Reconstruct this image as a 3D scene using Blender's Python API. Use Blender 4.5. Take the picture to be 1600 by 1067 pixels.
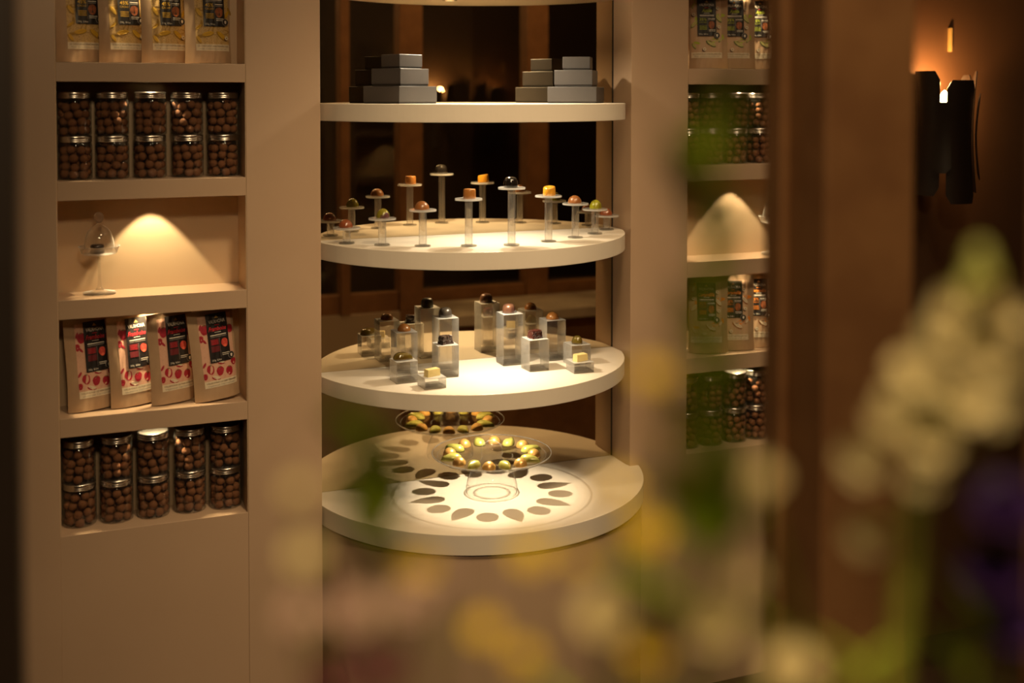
import bpy, math, random
from mathutils import Vector, Matrix, Euler, noise as mnoise

for o in list(bpy.data.objects):
    bpy.data.objects.remove(o)
scene = bpy.context.scene
COL = scene.collection
R = math.radians
EYE = 1.55                                   # eye height above the floor

# ------------------------------------------------------------------ camera
FPX, YAW, PITCH, ROLL, PPY = 1818.42, R(21.9667), R(1.8555), R(-0.0367), 207.466
CAM = Vector((0.0, -2.604, EYE))
cam_d = bpy.data.cameras.new('camera')
cam = bpy.data.objects.new('camera', cam_d)
COL.objects.link(cam)
cam.location = CAM
cam.rotation_euler = (Matrix.Rotation(-YAW, 3, 'Z') @ Matrix.Rotation(R(90) - PITCH, 3, 'X') @ Matrix.Rotation(-ROLL, 3, 'Z')).to_euler()
cam_d.sensor_width = 36
cam_d.lens = FPX / 1600 * 36
cam_d.shift_y = -(533.5 - PPY) / 1600
cam_d.clip_start = 0.02
cam_d.dof.use_dof = True
cam_d.dof.focus_distance = 2.76
cam_d.dof.aperture_fstop = cam_d.lens / 1000 / 0.024
scene.camera = cam

# ------------------------------------------------------------------ world, exposure
w = bpy.data.worlds.new('world')
scene.world = w
w.use_nodes = True
w.node_tree.nodes['Background'].inputs[0].default_value = (0.9, 0.55, 0.28, 1)
w.node_tree.nodes['Background'].inputs[1].default_value = 0.010
vs = scene.view_settings
vs.view_transform = 'Standard'
vs.look = 'None'
vs.gamma = 1
vs.exposure = 0.0
vs.use_curve_mapping = False
scene.cycles.transparent_max_bounces = 32
scene.cycles.max_bounces = 10
scene.cycles.transmission_bounces = 10
scene.cycles.glossy_bounces = 6
scene.cycles.caustics_refractive = False
scene.cycles.caustics_reflective = False
scene.cycles.sample_clamp_indirect = 4

WARM = (1.0, 0.72, 0.405)
NICHE_C = (1.0, 0.765, 0.415)
SHELF_C = (1.0, 0.83, 0.57)
WARMER = (1.0, 0.58, 0.26)


def lamp(name, kind, loc, power, color=WARM, target=None, size=None, blend=0.2, radius=0.01, sx=1, sy=1):
    d = bpy.data.lights.new(name, kind)
    d.energy = power
    d.color = color
    o = bpy.data.objects.new(name, d)
    COL.objects.link(o)
    o.location = loc
    if kind == 'SPOT':
        d.spot_size = size
        d.spot_blend = blend
        d.shadow_soft_size = radius
    elif kind == 'AREA':
        d.shape = 'RECTANGLE'
        d.size = sx
        d.size_y = sy
    else:
        d.shadow_soft_size = radius
    if target is not None:
        o.rotation_euler = (Vector(target) - Vector(loc)).to_track_quat('-Z', 'Y').to_euler()
    return o


# ceiling wall washers in front of the display, then added lights for posts and flowers
lamp('overhead_or_added_light', 'SPOT', (0.70, -1.52, 2.84), 142, WARM, (0.86, -0.1, 0.62), R(54), 1.0, 0.12)
lamp('overhead_or_added_light', 'SPOT', (1.50, -1.45, 2.84), 62, WARM, (1.40, -0.1, 0.68), R(56), 1.0, 0.12)
lamp('overhead_or_added_light', 'AREA', (1.75, -0.80, 2.82), 10, WARM, (1.75, -1.65, 1.3), sx=1.6, sy=0.2)  # unseen light added to brighten the divider posts shown in the mirror
lamp('overhead_or_added_light', 'AREA', (0.15, -3.0, 2.82), 22, WARM, (0.75, -1.66, 1.1), sx=0.4, sy=0.3)  # unseen light added to brighten the front of the near post
lamp('overhead_or_added_light', 'SPOT', (-0.25, -2.60, 2.84), 36, WARM, (0.25, -2.12, 1.30), R(34), 0.9, 0.06)  # unseen spot added to brighten the flowers

# ------------------------------------------------------------------ mesh helpers


class MB:
    def __init__(self):
        self.v = []
        self.f = []

    def box(self, x0, x1, y0, y1, z0, z1):
        b = len(self.v)
        self.v += [(x, y, z) for z in (z0, z1) for y in (y0, y1) for x in (x0, x1)]
        self.f += [tuple(b + i for i in q) for q in ((0, 2, 3, 1), (4, 5, 7, 6), (0, 1, 5, 4), (2, 6, 7, 3), (0, 4, 6, 2), (1, 3, 7, 5))]
        return self

    def lathe(self, prof, n=28, c=(0, 0, 0), close=False):
        b = len(self.v)
        rows = []
        for r, z in prof:
            if r < 1e-6:
                rows.append([len(self.v)])
                self.v.append((c[0], c[1], c[2] + z))
            else:
                rows.append(list(range(len(self.v), len(self.v) + n)))
                self.v += [(c[0] + r * math.cos(2 * math.pi * i / n), c[1] + r * math.sin(2 * math.pi * i / n), c[2] + z) for i in range(n)]
        pairs = list(zip(rows, rows[1:]))
        if close:
            pairs.append((rows[-1], rows[0]))
        for a, d in pairs:
            for i in range(n):
                j = (i + 1) % n
                if len(a) == 1 and len(d) == 1:
                    continue
                if len(a) == 1:
                    self.f.append((a[0], d[j], d[i]))
                elif len(d) == 1:
                    self.f.append((a[i], a[j], d[0]))
                else:
                    self.f.append((a[i], a[j], d[j], d[i]))
        return self

    def prism(self, pts, z0, z1):
        b = len(self.v)
        n = len(pts)
        self.v += [(x, y, z0) for x, y in pts] + [(x, y, z1) for x, y in pts]
        self.f.append(tuple(b + i for i in reversed(range(n))))
        self.f.append(tuple(b + n + i for i in range(n)))
        for i in range(n):
            j = (i + 1) % n
            self.f.append((b + i, b + j, b + n + j, b + n + i))
        return self

    def tube(self, path, rad, n=8):
        path = [Vector(p) for p in path]
        rows = []
        for k, p in enumerate(path):
            t = (path[min(k + 1, len(path) - 1)] - path[max(k - 1, 0)]).normalized()
            a = t.cross(Vector((0.31, 0.95, 0.1))).normalized()
            bb = t.cross(a)
            r = rad(k / (len(path) - 1)) if callable(rad) else rad
            rows.append(list(range(len(self.v), len(self.v) + n)))
            self.v += [tuple(p + r * (math.cos(2 * math.pi * i / n) * a + math.sin(2 * math.pi * i / n) * bb)) for i in range(n)]
        for a, d in zip(rows, rows[1:]):
            for i in range(n):
                j = (i + 1) % n
                self.f.append((a[i], a[j], d[j], d[i]))
        self.f.append(tuple(reversed(rows[0])))
        self.f.append(tuple(rows[-1]))
        return self

    def grid(self, fn, nu, nv, flip=False):
        b = len(self.v)
        for j in range(nv + 1):
            for i in range(nu + 1):
                self.v.append(tuple(fn(i / nu, j / nv)))
        for j in range(nv):
            for i in range(nu):
                q = (b + j * (nu + 1) + i, b + j * (nu + 1) + i + 1, b + (j + 1) * (nu + 1) + i + 1, b + (j + 1) * (nu + 1) + i)
                self.f.append(tuple(reversed(q)) if flip else q)
        return self

    def fan(self, pts):
        b = len(self.v)
        self.v += [tuple(p) for p in pts]
        self.f.append(tuple(range(b, b + len(pts))))
        return self

    def mesh(self, name, mat, smooth=False):
        me = bpy.data.meshes.new(name)
        me.from_pydata(self.v, [], self.f)
        me.materials.append(mat)
        if smooth:
            me.polygons.foreach_set('use_smooth', [True] * len(me.polygons))
        me.update()
        return me

    def build(self, name, mat, parent=None, smooth=False, bevel=0.0, loc=None, rz=0.0, auto=None):
        o = bpy.data.objects.new(name, self.mesh(name, mat, smooth))
        COL.objects.link(o)
        if parent is not None:
            o.parent = parent
        if loc is not None:
            o.location = loc
        if rz:
            o.rotation_euler = (0, 0, rz)
        if bevel:
            m = o.modifiers.new('bevel', 'BEVEL')
            m.width = bevel
            m.segments = 2
            m.limit_method = 'ANGLE'
            m.angle_limit = R(40)
        if auto:
            m = o.modifiers.new('split', 'EDGE_SPLIT')
            m.split_angle = R(auto)
        return o


def tag(o, label=None, cat=None, group=None, kind=None):
    if label:
        o['label'] = label
    if cat:
        o['category'] = cat
    if group:
        o['group'] = group
    if kind:
        o['kind'] = kind
    return o


def thing(name, label, cat, loc, rz=0.0, group=None):
    o = bpy.data.objects.new(name, None)
    COL.objects.link(o)
    o.empty_display_size = 0.02
    o.location = loc
    o.rotation_euler = (0, 0, rz)
    return tag(o, label, cat, group)


def copy_tree(o, parent=None):
    c = o.copy()
    COL.objects.link(c)
    if parent is not None:
        c.parent = parent
    for ch in list(o.children):
        copy_tree(ch, c)
    return c


def structure(name, mb, mat, bevel=0.0, smooth=False, auto=None, parent=None):
    o = mb.build(name, mat, parent, smooth, bevel, auto=auto)
    if parent is None:
        o['kind'] = 'structure'
    return o


# ------------------------------------------------------------------ materials
def new_mat(name):
    m = bpy.data.materials.new(name)
    m.use_nodes = True
    nt = m.node_tree
    return m, nt, nt.nodes['Principled BSDF']


def mat(name, col, rough=0.5, metal=0.0, col2=None, scale=40, coat=0.0, bump=0.0, bump_scale=200, spec=0.5, ramp=(0.35, 0.65), sheen=0.0, emit=None, estr=0.0, sss=0.0):
    m, nt, p = new_mat(name)
    p.inputs['Base Color'].default_value = (*col, 1)
    p.inputs['Roughness'].default_value = rough
    p.inputs['Metallic'].default_value = metal
    p.inputs['Coat Weight'].default_value = coat
    p.inputs['Coat Roughness'].default_value = 0.06
    p.inputs['Specular IOR Level'].default_value = spec
    if sheen:
        p.inputs['Sheen Weight'].default_value = sheen
    if sss:
        p.inputs['Subsurface Weight'].default_value = sss
        p.inputs['Subsurface Radius'].default_value = (0.01, 0.006, 0.003)
    if emit:
        p.inputs['Emission Color'].default_value = (*emit, 1)
        p.inputs['Emission Strength'].default_value = estr
    tc = nt.nodes.new('ShaderNodeTexCoord')
    if col2:
        n = nt.nodes.new('ShaderNodeTexNoise')
        n.inputs['Scale'].default_value = scale
        n.inputs['Detail'].default_value = 4
        r = nt.nodes.new('ShaderNodeValToRGB')
        r.color_ramp.elements[0].position = ramp[0]
        r.color_ramp.elements[1].position = ramp[1]
        r.color_ramp.elements[0].color = (*col, 1)
        r.color_ramp.elements[1].color = (*col2, 1)
        nt.links.new(tc.outputs['Object'], n.inputs['Vector'])
        nt.links.new(n.outputs['Fac'], r.inputs['Fac'])
        nt.links.new(r.outputs['Color'], p.inputs['Base Color'])
    if bump:
        n2 = nt.nodes.new('ShaderNodeTexNoise')
        n2.inputs['Scale'].default_value = bump_scale
        n2.inputs['Detail'].default_value = 3
        b = nt.nodes.new('ShaderNodeBump')
        b.inputs['Strength'].default_value = bump
        b.inputs['Distance'].default_value = 0.002
        nt.links.new(tc.outputs['Object'], n2.inputs['Vector'])
        nt.links.new(n2.outputs['Fac'], b.inputs['Height'])
        nt.links.new(b.outputs['Normal'], p.inputs['Normal'])
    return m


def fresnel_fac(nt, f0=0.04, gain=0.96, power=5.0):
    lw = nt.nodes.new('ShaderNodeLayerWeight')
    lw.inputs['Blend'].default_value = 0.5
    po = nt.nodes.new('ShaderNodeMath')
    po.operation = 'POWER'
    po.inputs[1].default_value = power
    ma = nt.nodes.new('ShaderNodeMath')
    ma.operation = 'MULTIPLY_ADD'
    ma.inputs[1].default_value = gain
    ma.inputs[2].default_value = f0
    nt.links.new(lw.outputs['Facing'], po.inputs[0])
    nt.links.new(po.outputs[0], ma.inputs[0])
    return ma.outputs[0]


def thin_glass(name, tint=(0.97, 0.97, 0.95), f0=0.05, gain=0.75, power=3.2, rough=0.02, haze=0.0, edge=0.0):
    """glass blown or pressed so thin that light passes without bending"""
    m = bpy.data.materials.new(name)
    m.use_nodes = True
    nt = m.node_tree
    nt.nodes.clear()
    out = nt.nodes.new('ShaderNodeOutputMaterial')
    tr = nt.nodes.new('ShaderNodeBsdfTransparent')
    tr.inputs[0].default_value = (*tint, 1)
    gl = nt.nodes.new('ShaderNodeBsdfGlossy')
    gl.inputs['Roughness'].default_value = rough
    mx = nt.nodes.new('ShaderNodeMixShader')
    nt.links.new(fresnel_fac(nt, f0, gain, power), mx.inputs[0])
    nt.links.new(tr.outputs[0], mx.inputs[1])
    nt.links.new(gl.outputs[0], mx.inputs[2])
    last = mx
    if haze:
        df = nt.nodes.new('ShaderNodeBsdfDiffuse')
        df.inputs[0].default_value = (0.9, 0.88, 0.84, 1)
        m2 = nt.nodes.new('ShaderNodeMixShader')
        m2.inputs[0].default_value = haze
        if edge:
            # white mixed in at grazing angles imitates bright reflections along the outline
            nt.links.new(fresnel_fac(nt, haze, edge, 6.0), m2.inputs[0])
        nt.links.new(mx.outputs[0], m2.inputs[1])
        nt.links.new(df.outputs[0], m2.inputs[2])
        last = m2
    nt.links.new(last.outputs[0], out.inputs[0])
    return m


def acrylic(name, clear=0.45, haze=0.05, tint=(0.97, 0.96, 0.93), fwd=0.5):
    """cast acrylic: bends light, lets part of it straight through, white haze imitates light held inside"""
    m = bpy.data.materials.new(name)
    m.use_nodes = True
    nt = m.node_tree
    nt.nodes.clear()
    out = nt.nodes.new('ShaderNodeOutputMaterial')
    g = nt.nodes.new('ShaderNodeBsdfGlass')
    g.inputs['IOR'].default_value = 1.49
    g.inputs['Roughness'].default_value = 0.0
    g.inputs['Color'].default_value = (0.98, 0.97, 0.95, 1)
    tr = nt.nodes.new('ShaderNodeBsdfTransparent')
    tr.inputs[0].default_value = (*tint, 1)
    a = nt.nodes.new('ShaderNodeMixShader')
    a.inputs[0].default_value = clear
    nt.links.new(g.outputs[0], a.inputs[1])
    nt.links.new(tr.outputs[0], a.inputs[2])
    df = nt.nodes.new('ShaderNodeBsdfDiffuse')
    df.inputs[0].default_value = (0.95, 0.93, 0.9, 1)
    tl = nt.nodes.new('ShaderNodeBsdfTranslucent')
    tl.inputs[0].default_value = (0.97, 0.95, 0.92, 1)
    sc_ = nt.nodes.new('ShaderNodeMixShader')
    sc_.inputs[0].default_value = fwd
    nt.links.new(df.outputs[0], sc_.inputs[1])
    nt.links.new(tl.outputs[0], sc_.inputs[2])
    b = nt.nodes.new('ShaderNodeMixShader')
    b.inputs[0].default_value = haze
    nt.links.new(a.outputs[0], b.inputs[1])
    nt.links.new(sc_.outputs[0], b.inputs[2])
    gs = nt.nodes.new('ShaderNodeBsdfGlossy')
    gs.inputs['Roughness'].default_value = 0.03
    c = nt.nodes.new('ShaderNodeMixShader')
    nt.links.new(fresnel_fac(nt, 0.05, 0.9, 4.5), c.inputs[0])
    nt.links.new(b.outputs[0], c.inputs[1])
    nt.links.new(gs.outputs[0], c.inputs[2])
    nt.links.new(c.outputs[0], out.inputs[0])
    return m


WALL = mat('taupe_lacquer', (0.50, 0.350, 0.235), 0.42, col2=(0.475, 0.33, 0.22), scale=3, bump=0.03, bump_scale=900)
NICHE = mat('niche_lacquer', (0.57, 0.42, 0.27), 0.38, col2=(0.55, 0.40, 0.256), scale=4)
CREAM = mat('cream_shelf', (0.74, 0.665, 0.56), 0.38, col2=(0.715, 0.64, 0.54), scale=5)
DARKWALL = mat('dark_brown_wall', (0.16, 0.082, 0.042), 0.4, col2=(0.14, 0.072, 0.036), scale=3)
NIGHTWALL = mat('espresso_wall', (0.032, 0.019, 0.011), 0.55, col2=(0.022, 0.013, 0.008), scale=2.5)
BEIGE = mat('beige_panel', (0.50, 0.38, 0.25), 0.6)
WOOD = mat('stained_oak', (0.30, 0.145, 0.055), 0.5, col2=(0.23, 0.105, 0.04), scale=14)
FLOORM = mat('dark_oiled_floor', (0.060, 0.034, 0.018), 0.45, col2=(0.042, 0.023, 0.012), scale=6)
CEIL = mat('ceiling_paint', (0.40, 0.31, 0.24), 0.8)
BLACKGAP = mat('shadow_gap', (0.012, 0.009, 0.007), 0.6)
MIRROR = mat('bronze_mirror', (0.66, 0.54, 0.36), 0.0, metal=1.0)
TABLETOP = mat('cream_stone_top', (0.62, 0.52, 0.38), 0.35, col2=(0.36, 0.28, 0.19), scale=9, ramp=(0.45, 0.75))
GLASS = thin_glass('clear_glass', (0.98, 0.975, 0.965), 0.05, 0.85, 4.5, 0.03, haze=0.003, edge=0.25)
PLATEG = thin_glass('plate_glass', (0.985, 0.98, 0.97), 0.04, 0.5, 5.0, 0.02)
RIMG = acrylic('rim_glass', 0.7, 0.22)
SOLIDG = acrylic('solid_glass', 0.5, 0.10)
CLOCHE = thin_glass('cloche_glass', (0.97, 0.965, 0.955), 0.06, 0.85, 3.0, 0.03, haze=0.012, edge=0.9)
JARG = thin_glass('jar_plastic', (0.94, 0.93, 0.91), 0.05, 0.7, 2.6, 0.04, haze=0.006, edge=0.12)
PANEG = thin_glass('pane_glass', (0.93, 0.93, 0.92), 0.03, 0.6, 4.5, 0.0)
ACRYL = acrylic('acrylic_block', 0.84, 0.035, tint=(0.99, 0.985, 0.97), fwd=0.6)
ACRYLT = acrylic('acrylic_top_light', 0.98, 0.44, tint=(0.99, 0.985, 0.97), fwd=0.2)
ACRYLS = acrylic('acrylic_side_light', 0.98, 0.26, tint=(0.99, 0.985, 0.97), fwd=0.55)  # white haze stands in for light coming out of the block sides
ACRYLB = acrylic('acrylic_reflection_band', 0.75, 0.05, (0.80, 0.78, 0.74))
ACRYLP = acrylic('acrylic_post', 0.70, 0.09, tint=(0.99, 0.985, 0.97), fwd=0.6)
ACRYLD = acrylic('acrylic_disc', 0.92, 0.34, tint=(0.99, 0.985, 0.97), fwd=0.2)
ACRYLF = acrylic('acrylic_foot', 0.90, 0.08)
SILVER = mat('brushed_aluminium', (0.80, 0.74, 0.66), 0.26, metal=1.0)
NUT = mat('cocoa_dusted_nut', (0.12, 0.041, 0.014), 0.72, col2=(0.29, 0.115, 0.038), scale=160, bump=0.5, bump_scale=260)
LENS = mat('lamp_lens', (1, 0.9, 0.7), 0.4, emit=(1.0, 0.80, 0.50), estr=3)
RIM = mat('lamp_rim', (0.5, 0.42, 0.32), 0.35, metal=0.8)

# ------------------------------------------------------------------ levels (heights relative to eye)
Z0 = 0.068                     # bottom of the top niche
LEV = [Z0 - 0.25 * k for k in range(5)]
HN = 0.2097
NA, NB = 0.025, 0.4164         # near column of niches
NC, ND = 1.5377, 1.929         # far column
PA, PB = 0.5827, 1.3738        # mirrored alcove
DN = 0.1125                    # niche depth
DM = 0.10                      # alcove depth
ZA, ZB, ZC, ZD = -0.0199, -0.3427, -0.6562, -0.9423
ZE = 0.286
TH = 0.040


def E(z):
    return EYE + z


RECX, RECY, RECR, RECD = 0.0, 0.056, 0.027, 0.032     # lamp recess cut into each board above a niche


def drill(o, x, y, z):
    """cut a round lamp recess upward into the underside of a board"""
    cut = MB().lathe([(0, -0.01), (RECR, -0.01), (RECR, RECD), (0, RECD)], 40, (x, y, z)).build('cutter', WALL)
    m = o.modifiers.new('recess', 'BOOLEAN')
    m.object = cut
    m.operation = 'DIFFERENCE'
    m.solver = 'EXACT'
    dg = bpy.context.evaluated_depsgraph_get()
    me = bpy.data.meshes.new_from_object(o.evaluated_get(dg))
    o.modifiers.clear()
    o.data = me
    bpy.data.objects.remove(cut)



# ------------------------------------------------------------------ room shell
XL, XR, YB = -2.2, 3.6, -3.6
structure('floor', MB().box(XL, XR, YB, 0.5, -0.1, 0.0), FLOORM)
structure('ceiling', MB().box(XL, XR, YB, 0.5, 2.9, 3.0), CEIL)
structure('wall_left', MB().box(XL - 0.1, XL, YB, 0.5, 0, 2.9), DARKWALL)
structure('wall_right', MB().box(XR, XR + 0.1, YB, 0.5, 0, 2.9), DARKWALL)
structure('wall_back', MB().box(XL, XR, YB - 0.1, YB, 0, 2.9), NIGHTWALL)
structure('wall_display_near', MB().box(XL, NA, 0, 0.3, 0, 2.9), WALL, 0.001)
structure('wall_display_near_pier', MB().box(NB, PA, 0, 0.3, 0, 2.9), WALL, 0.001)
structure('wall_display_far_pier', MB().box(PB, NC, 0, 0.3, 0, 2.9), WALL, 0.001)
structure('wall_display_far', MB().box(ND, 2.20, 0, 0.3, 0, 2.9), WALL, 0.001)
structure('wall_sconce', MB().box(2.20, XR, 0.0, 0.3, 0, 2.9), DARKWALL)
structure('wall_behind_display', MB().box(NA - 0.02, ND + 0.02, 0.28, 0.34, 0, 2.9), WALL)
structure('wall_over_alcove', MB().box(PA, PB, 0.0, 0.28, E(0.62), 2.9), WALL)
for nm, a, b in (('near', NA, NB), ('far', NC, ND)):
    structure('wall_niche_back_' + nm, MB().box(a, b, DN, 0.2, E(LEV[4]) - 0.05, E(LEV[0] + HN) + 0.05), NICHE)
    structure('wall_under_niche_' + nm, MB().box(a, b, 0.0012, 0.28, 0.0, E(LEV[4])), WALL, 0.0006)
    drill(structure('wall_over_niche_' + nm, MB().box(a, b, 0.0012, 0.28, E(LEV[0] + HN), 2.9), WALL, 0.0006), (a + b) / 2, RECY, E(LEV[0] + HN))
    # side linings
    structure('trim_1_' + nm, MB().box(a, a + 0.0015, 0.0022, DN, E(LEV[4]), E(LEV[0] + HN)), NICHE)
    structure('trim_2_' + nm, MB().box(b - 0.0015, b, 0.0022, DN, E(LEV[4]), E(LEV[0] + HN)), NICHE)
    for k in range(4):
        drill(structure('trim_%d_%s' % (k + 3, nm), MB().box(a + 0.0015, b - 0.0015, 0.0012, DN, E(LEV[k] - (0.25 - HN)), E(LEV[k])), WALL, 0.0006), (a + b) / 2, RECY, E(LEV[k] - (0.25 - HN)))

# alcove: mirror and its dark joint
mirror = MB().box(PA + 0.002, PB - 0.0035, DM, DM + 0.006, E(ZD - 0.06), E(0.62)).build('mirror', MIRROR)
tag(mirror, 'bronze tinted mirror lining the back of the alcove behind the rounded shelves', 'mirror')
structure('trim_9', MB().box(PB - 0.0035, PB, DM - 0.001, DM + 0.006, E(ZD - 0.06), E(0.62)), BLACKGAP)
structure('wall_alcove_back', MB().box(PA, PB, DM + 0.006, 0.28, 0, E(0.62)), BLACKGAP)


def disc_outline(cx, cy, r, n=96, back=DM - 0.0006):
    pts = []
    for i in range(n + 1):
        a = math.pi + math.pi * (i / n) * 1.0
        a = math.pi - 0.35 + (math.pi + 0.70) * i / n
        x, y = cx + r * math.cos(a), cy + r * math.sin(a)
        if y > back:
            continue
        if y > -0.0008:
            x = min(max(x, PA + 0.0012), PB - 0.0012)
        pts.append((x, y))
    x0 = min(max(cx - math.sqrt(max(r * r - (back - cy) ** 2, 0)), PA + 0.0012), PB)
    x1 = max(min(cx + math.sqrt(max(r * r - (back - cy) ** 2, 0)), PB - 0.0012), PA)
    return [(x0, back)] + pts + [(x1, back)]


SCX, SCY, SR = 0.986, 0.156, 0.4016
SHELF_NAMES = [
    (ZE, TH, SR, SCX, SCY, 'cream half round shelf above the black gift boxes, cut by the top edge'),
    (ZA, TH, SR, SCX, SCY, 'cream half round shelf at eye level carrying the dark gift boxes'),
    (ZB, TH, SR, SCX, SCY, 'cream half round shelf carrying bonbons on round clear pedestals'),
    (ZC, TH - 0.002, SR, SCX, SCY, 'cream half round shelf carrying bonbons on square clear blocks'),
    (ZD, 0.0445, 0.4184, 0.993, 0.102, 'lowest and widest cream half round shelf under the glass cake stand'),
]
for z, t, r, cx, cy, lab in SHELF_NAMES:
    s = MB().prism(disc_outline(cx, cy, r), E(z - t), E(z)).build('display_shelf', CREAM, bevel=0.0012)
    tag(s, lab, 'shelf', 'half round display shelves')
# drum cabinet under the lowest shelf
drum = thing('drum_cabinet', 'taupe half round drum cabinet under the lowest display shelf', 'cabinet', (0, 0, 0))
MB().prism(disc_outline(0.993, 0.102, 0.4125), 0.0, E(ZD - 0.0445 - 0.004)).build('body', WALL, drum, bevel=0.001)
MB().prism(disc_outline(0.993, 0.102, 0.404), E(ZD - 0.0445 - 0.004), E(ZD - 0.0445)).build('shadow_joint', BLACKGAP, drum)

# ------------------------------------------------------------------ recessed downlights
puck_r = MB().lathe([(0.0, 0.0), (0.019, 0.0), (0.019, -0.003), (0.0135, -0.0032), (0.0135, -0.0012), (0.0, -0.0012)], 24).mesh('rim', RIM)
puck_l = MB().lathe([(0.0, -0.0013), (0.0130, -0.0013), (0.0125, -0.0025), (0.0, -0.0025)], 24).mesh('lens', LENS)


def downlight(x, y, ztop, label, power, angle, blend, group, radius=0.006, tx=0.0, ty=0.0, color=WARM):
    t = thing('recessed_downlight', label, 'downlight', (x, y, ztop), group=group)
    for nm, me in (('rim', puck_r), ('lens', puck_l)):
        o = bpy.data.objects.new(nm, me)
        COL.objects.link(o)
        o.parent = t
    lamp('downlight_beam', 'SPOT', (x, y, ztop - 0.006), power, color, (x + tx, y + ty, ztop - 0.3), angle, blend, radius)


NICHE_WORDS = ['yellow pouches', 'upper rows of jars', 'glass cloche', 'printed pouches', 'lower rows of jars']
for nm, a, b, side in (('near', NA, NB, 'near'), ('far', NC, ND, 'far')):
    for k in range(5):
        ww = NICHE_WORDS[k]
        if nm == 'far' and k == 0:
            ww = 'green printed pouches'
        downlight((a + b) / 2, RECY, E(LEV[k] + HN) + RECD, 'small round downlight over the %s in the %s niche column' % (ww, side), 5.0 if k == 2 else 4.4, R(75), 0.12, 'niche downlights', color=NICHE_C)
downlight(0.978, -0.05, E(ZE - TH), 'small round downlight over the dark gift boxes', 18.0, R(150), 0.8, 'shelf downlights', color=SHELF_C)
downlight(0.985, -0.06, E(ZA - TH), 'small round downlight over the round clear pedestals', 10.0, R(128), 1.0, 'shelf downlights', color=SHELF_C)
downlight(0.985, -0.07, E(ZB - TH), 'small round downlight over the square clear blocks', 10.0, R(128), 1.0, 'shelf downlights', color=SHELF_C)
downlight(0.978, -0.05, E(ZC - 0.038), 'small round downlight over the glass cake stand', 6.6, R(98), 0.4, 'shelf downlights', radius=0.0022, color=SHELF_C)

# ------------------------------------------------------------------ divider posts on the visitor side
post = structure('door_1', MB().box(0.713, 0.823, -1.66, -1.571, 0, 2.9), WOOD, 0.003)
structure('door_stop', MB().box(0.703, 0.713, -1.600, -1.571, 0, 2.9), WOOD, 0.002, parent=post)
structure('door_2', MB().box(-0.16, -0.018, -1.66, -1.571, 0, 2.9), NIGHTWALL, 0.003)
wtr = MB().box(0.823, 3.55, -1.65, -1.585, 2.3, 2.4).build('window_1', WOOD)
wtr['kind'] = 'structure'
for x0, x1 in ((1.295, 1.39), (1.835, 1.93), (2.38, 2.475), (2.92, 3.015), (3.46, 3.55)):
    MB().box(x0, x1, -1.66, -1.58, 0.70, 2.3).build('window_post', WOOD, wtr, bevel=0.002)
for x0, x1 in ((0.823, 1.295), (1.39, 1.835), (1.93, 2.38), (2.475, 2.92), (3.015, 3.46)):
    MB().box(x0, x1, -1.645, -1.595, 0.70, 0.775).build('window_rail', WOOD, wtr, bevel=0.002)
    MB().box(x0, x1, -1.622, -1.618, 0.775, 2.3).build('window_pane', PANEG, wtr)
structure('wall_under_window', MB().box(1.295, 3.55, -1.66, -1.58, 0, 0.70), WOOD, 0.002)
structure('wall_panel', MB().box(0.823, 1.295, -1.66, -1.58, 0, 0.70), BEIGE, 0.002)
MB().box(1.058, 1.095, -1.65, -1.575, 0.70, 2.3).build('window_post', WOOD, wtr, bevel=0.002)

# ------------------------------------------------------------------ jars of cocoa nuts
JR, JH = 0.0352, 0.0940


def jar_body():
    p = [(0.0, 0.0015), (JR - 0.006, 0.0), (JR - 0.002, 0.001), (JR, 0.004), (JR, 0.072), (JR - 0.001, 0.0765), (JR - 0.0035, 0.0795), (JR - 0.0035, 0.082)]
    return MB().lathe(p, 40).mesh('jar_body', JARG, True)


def jar_lid():
    r = JR - 0.0008
    p = [(r - 0.0012, 0.0800), (r, 0.0803), (r, 0.0825), (r - 0.0009, 0.0832), (r, 0.0840), (r, 0.0862), (r - 0.0009, 0.0869), (r, 0.0877), (r, 0.0922), (r - 0.0012, JH), (r - 0.004, JH), (r - 0.0048, JH - 0.0008), (0.0, JH - 0.0008)]
    o = MB().lathe(p, 40)
    return o.mesh('lid', SILVER, True)


JB, JL = jar_body(), jar_lid()


def nut_meshes():
    out = []
    for s in range(5):
        bm_v = []
        import bmesh
        bm = bmesh.new()
        bmesh.ops.create_icosphere(bm, subdivisions=2, radius=1.0)
        for v in bm.verts:
            n = v.co.normalized()
            v.co = n * (1.0 + 0.09 * mnoise.noise(n * 1.6 + Vector((s * 7.1, 3, 1))) + 0.05 * mnoise.noise(n * 4 + Vector((s, 9, 2))))
        me = bpy.data.meshes.new('cocoa_nut')
        bm.to_mesh(me)
        bm.free()
        me.materials.append(NUT)
        me.polygons.foreach_set('use_smooth', [True] * len(me.polygons))
        out.append(me)
    return out


NUTS = nut_meshes()
ORD5 = ['leftmost', 'second', 'middle', 'fourth', 'rightmost']
STUFF = MB()


def add_stuff_nut(loc, r, rot, k):
    me = NUTS[k]
    m = Matrix.Translation(loc) @ rot.to_matrix().to_4x4() @ Matrix.Scale(r, 4)
    b = len(STUFF.v)
    STUFF.v += [tuple(m @ v.co) for v in me.vertices]
    STUFF.f += [tuple(b + i for i in p.vertices) for p in me.polygons]


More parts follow.
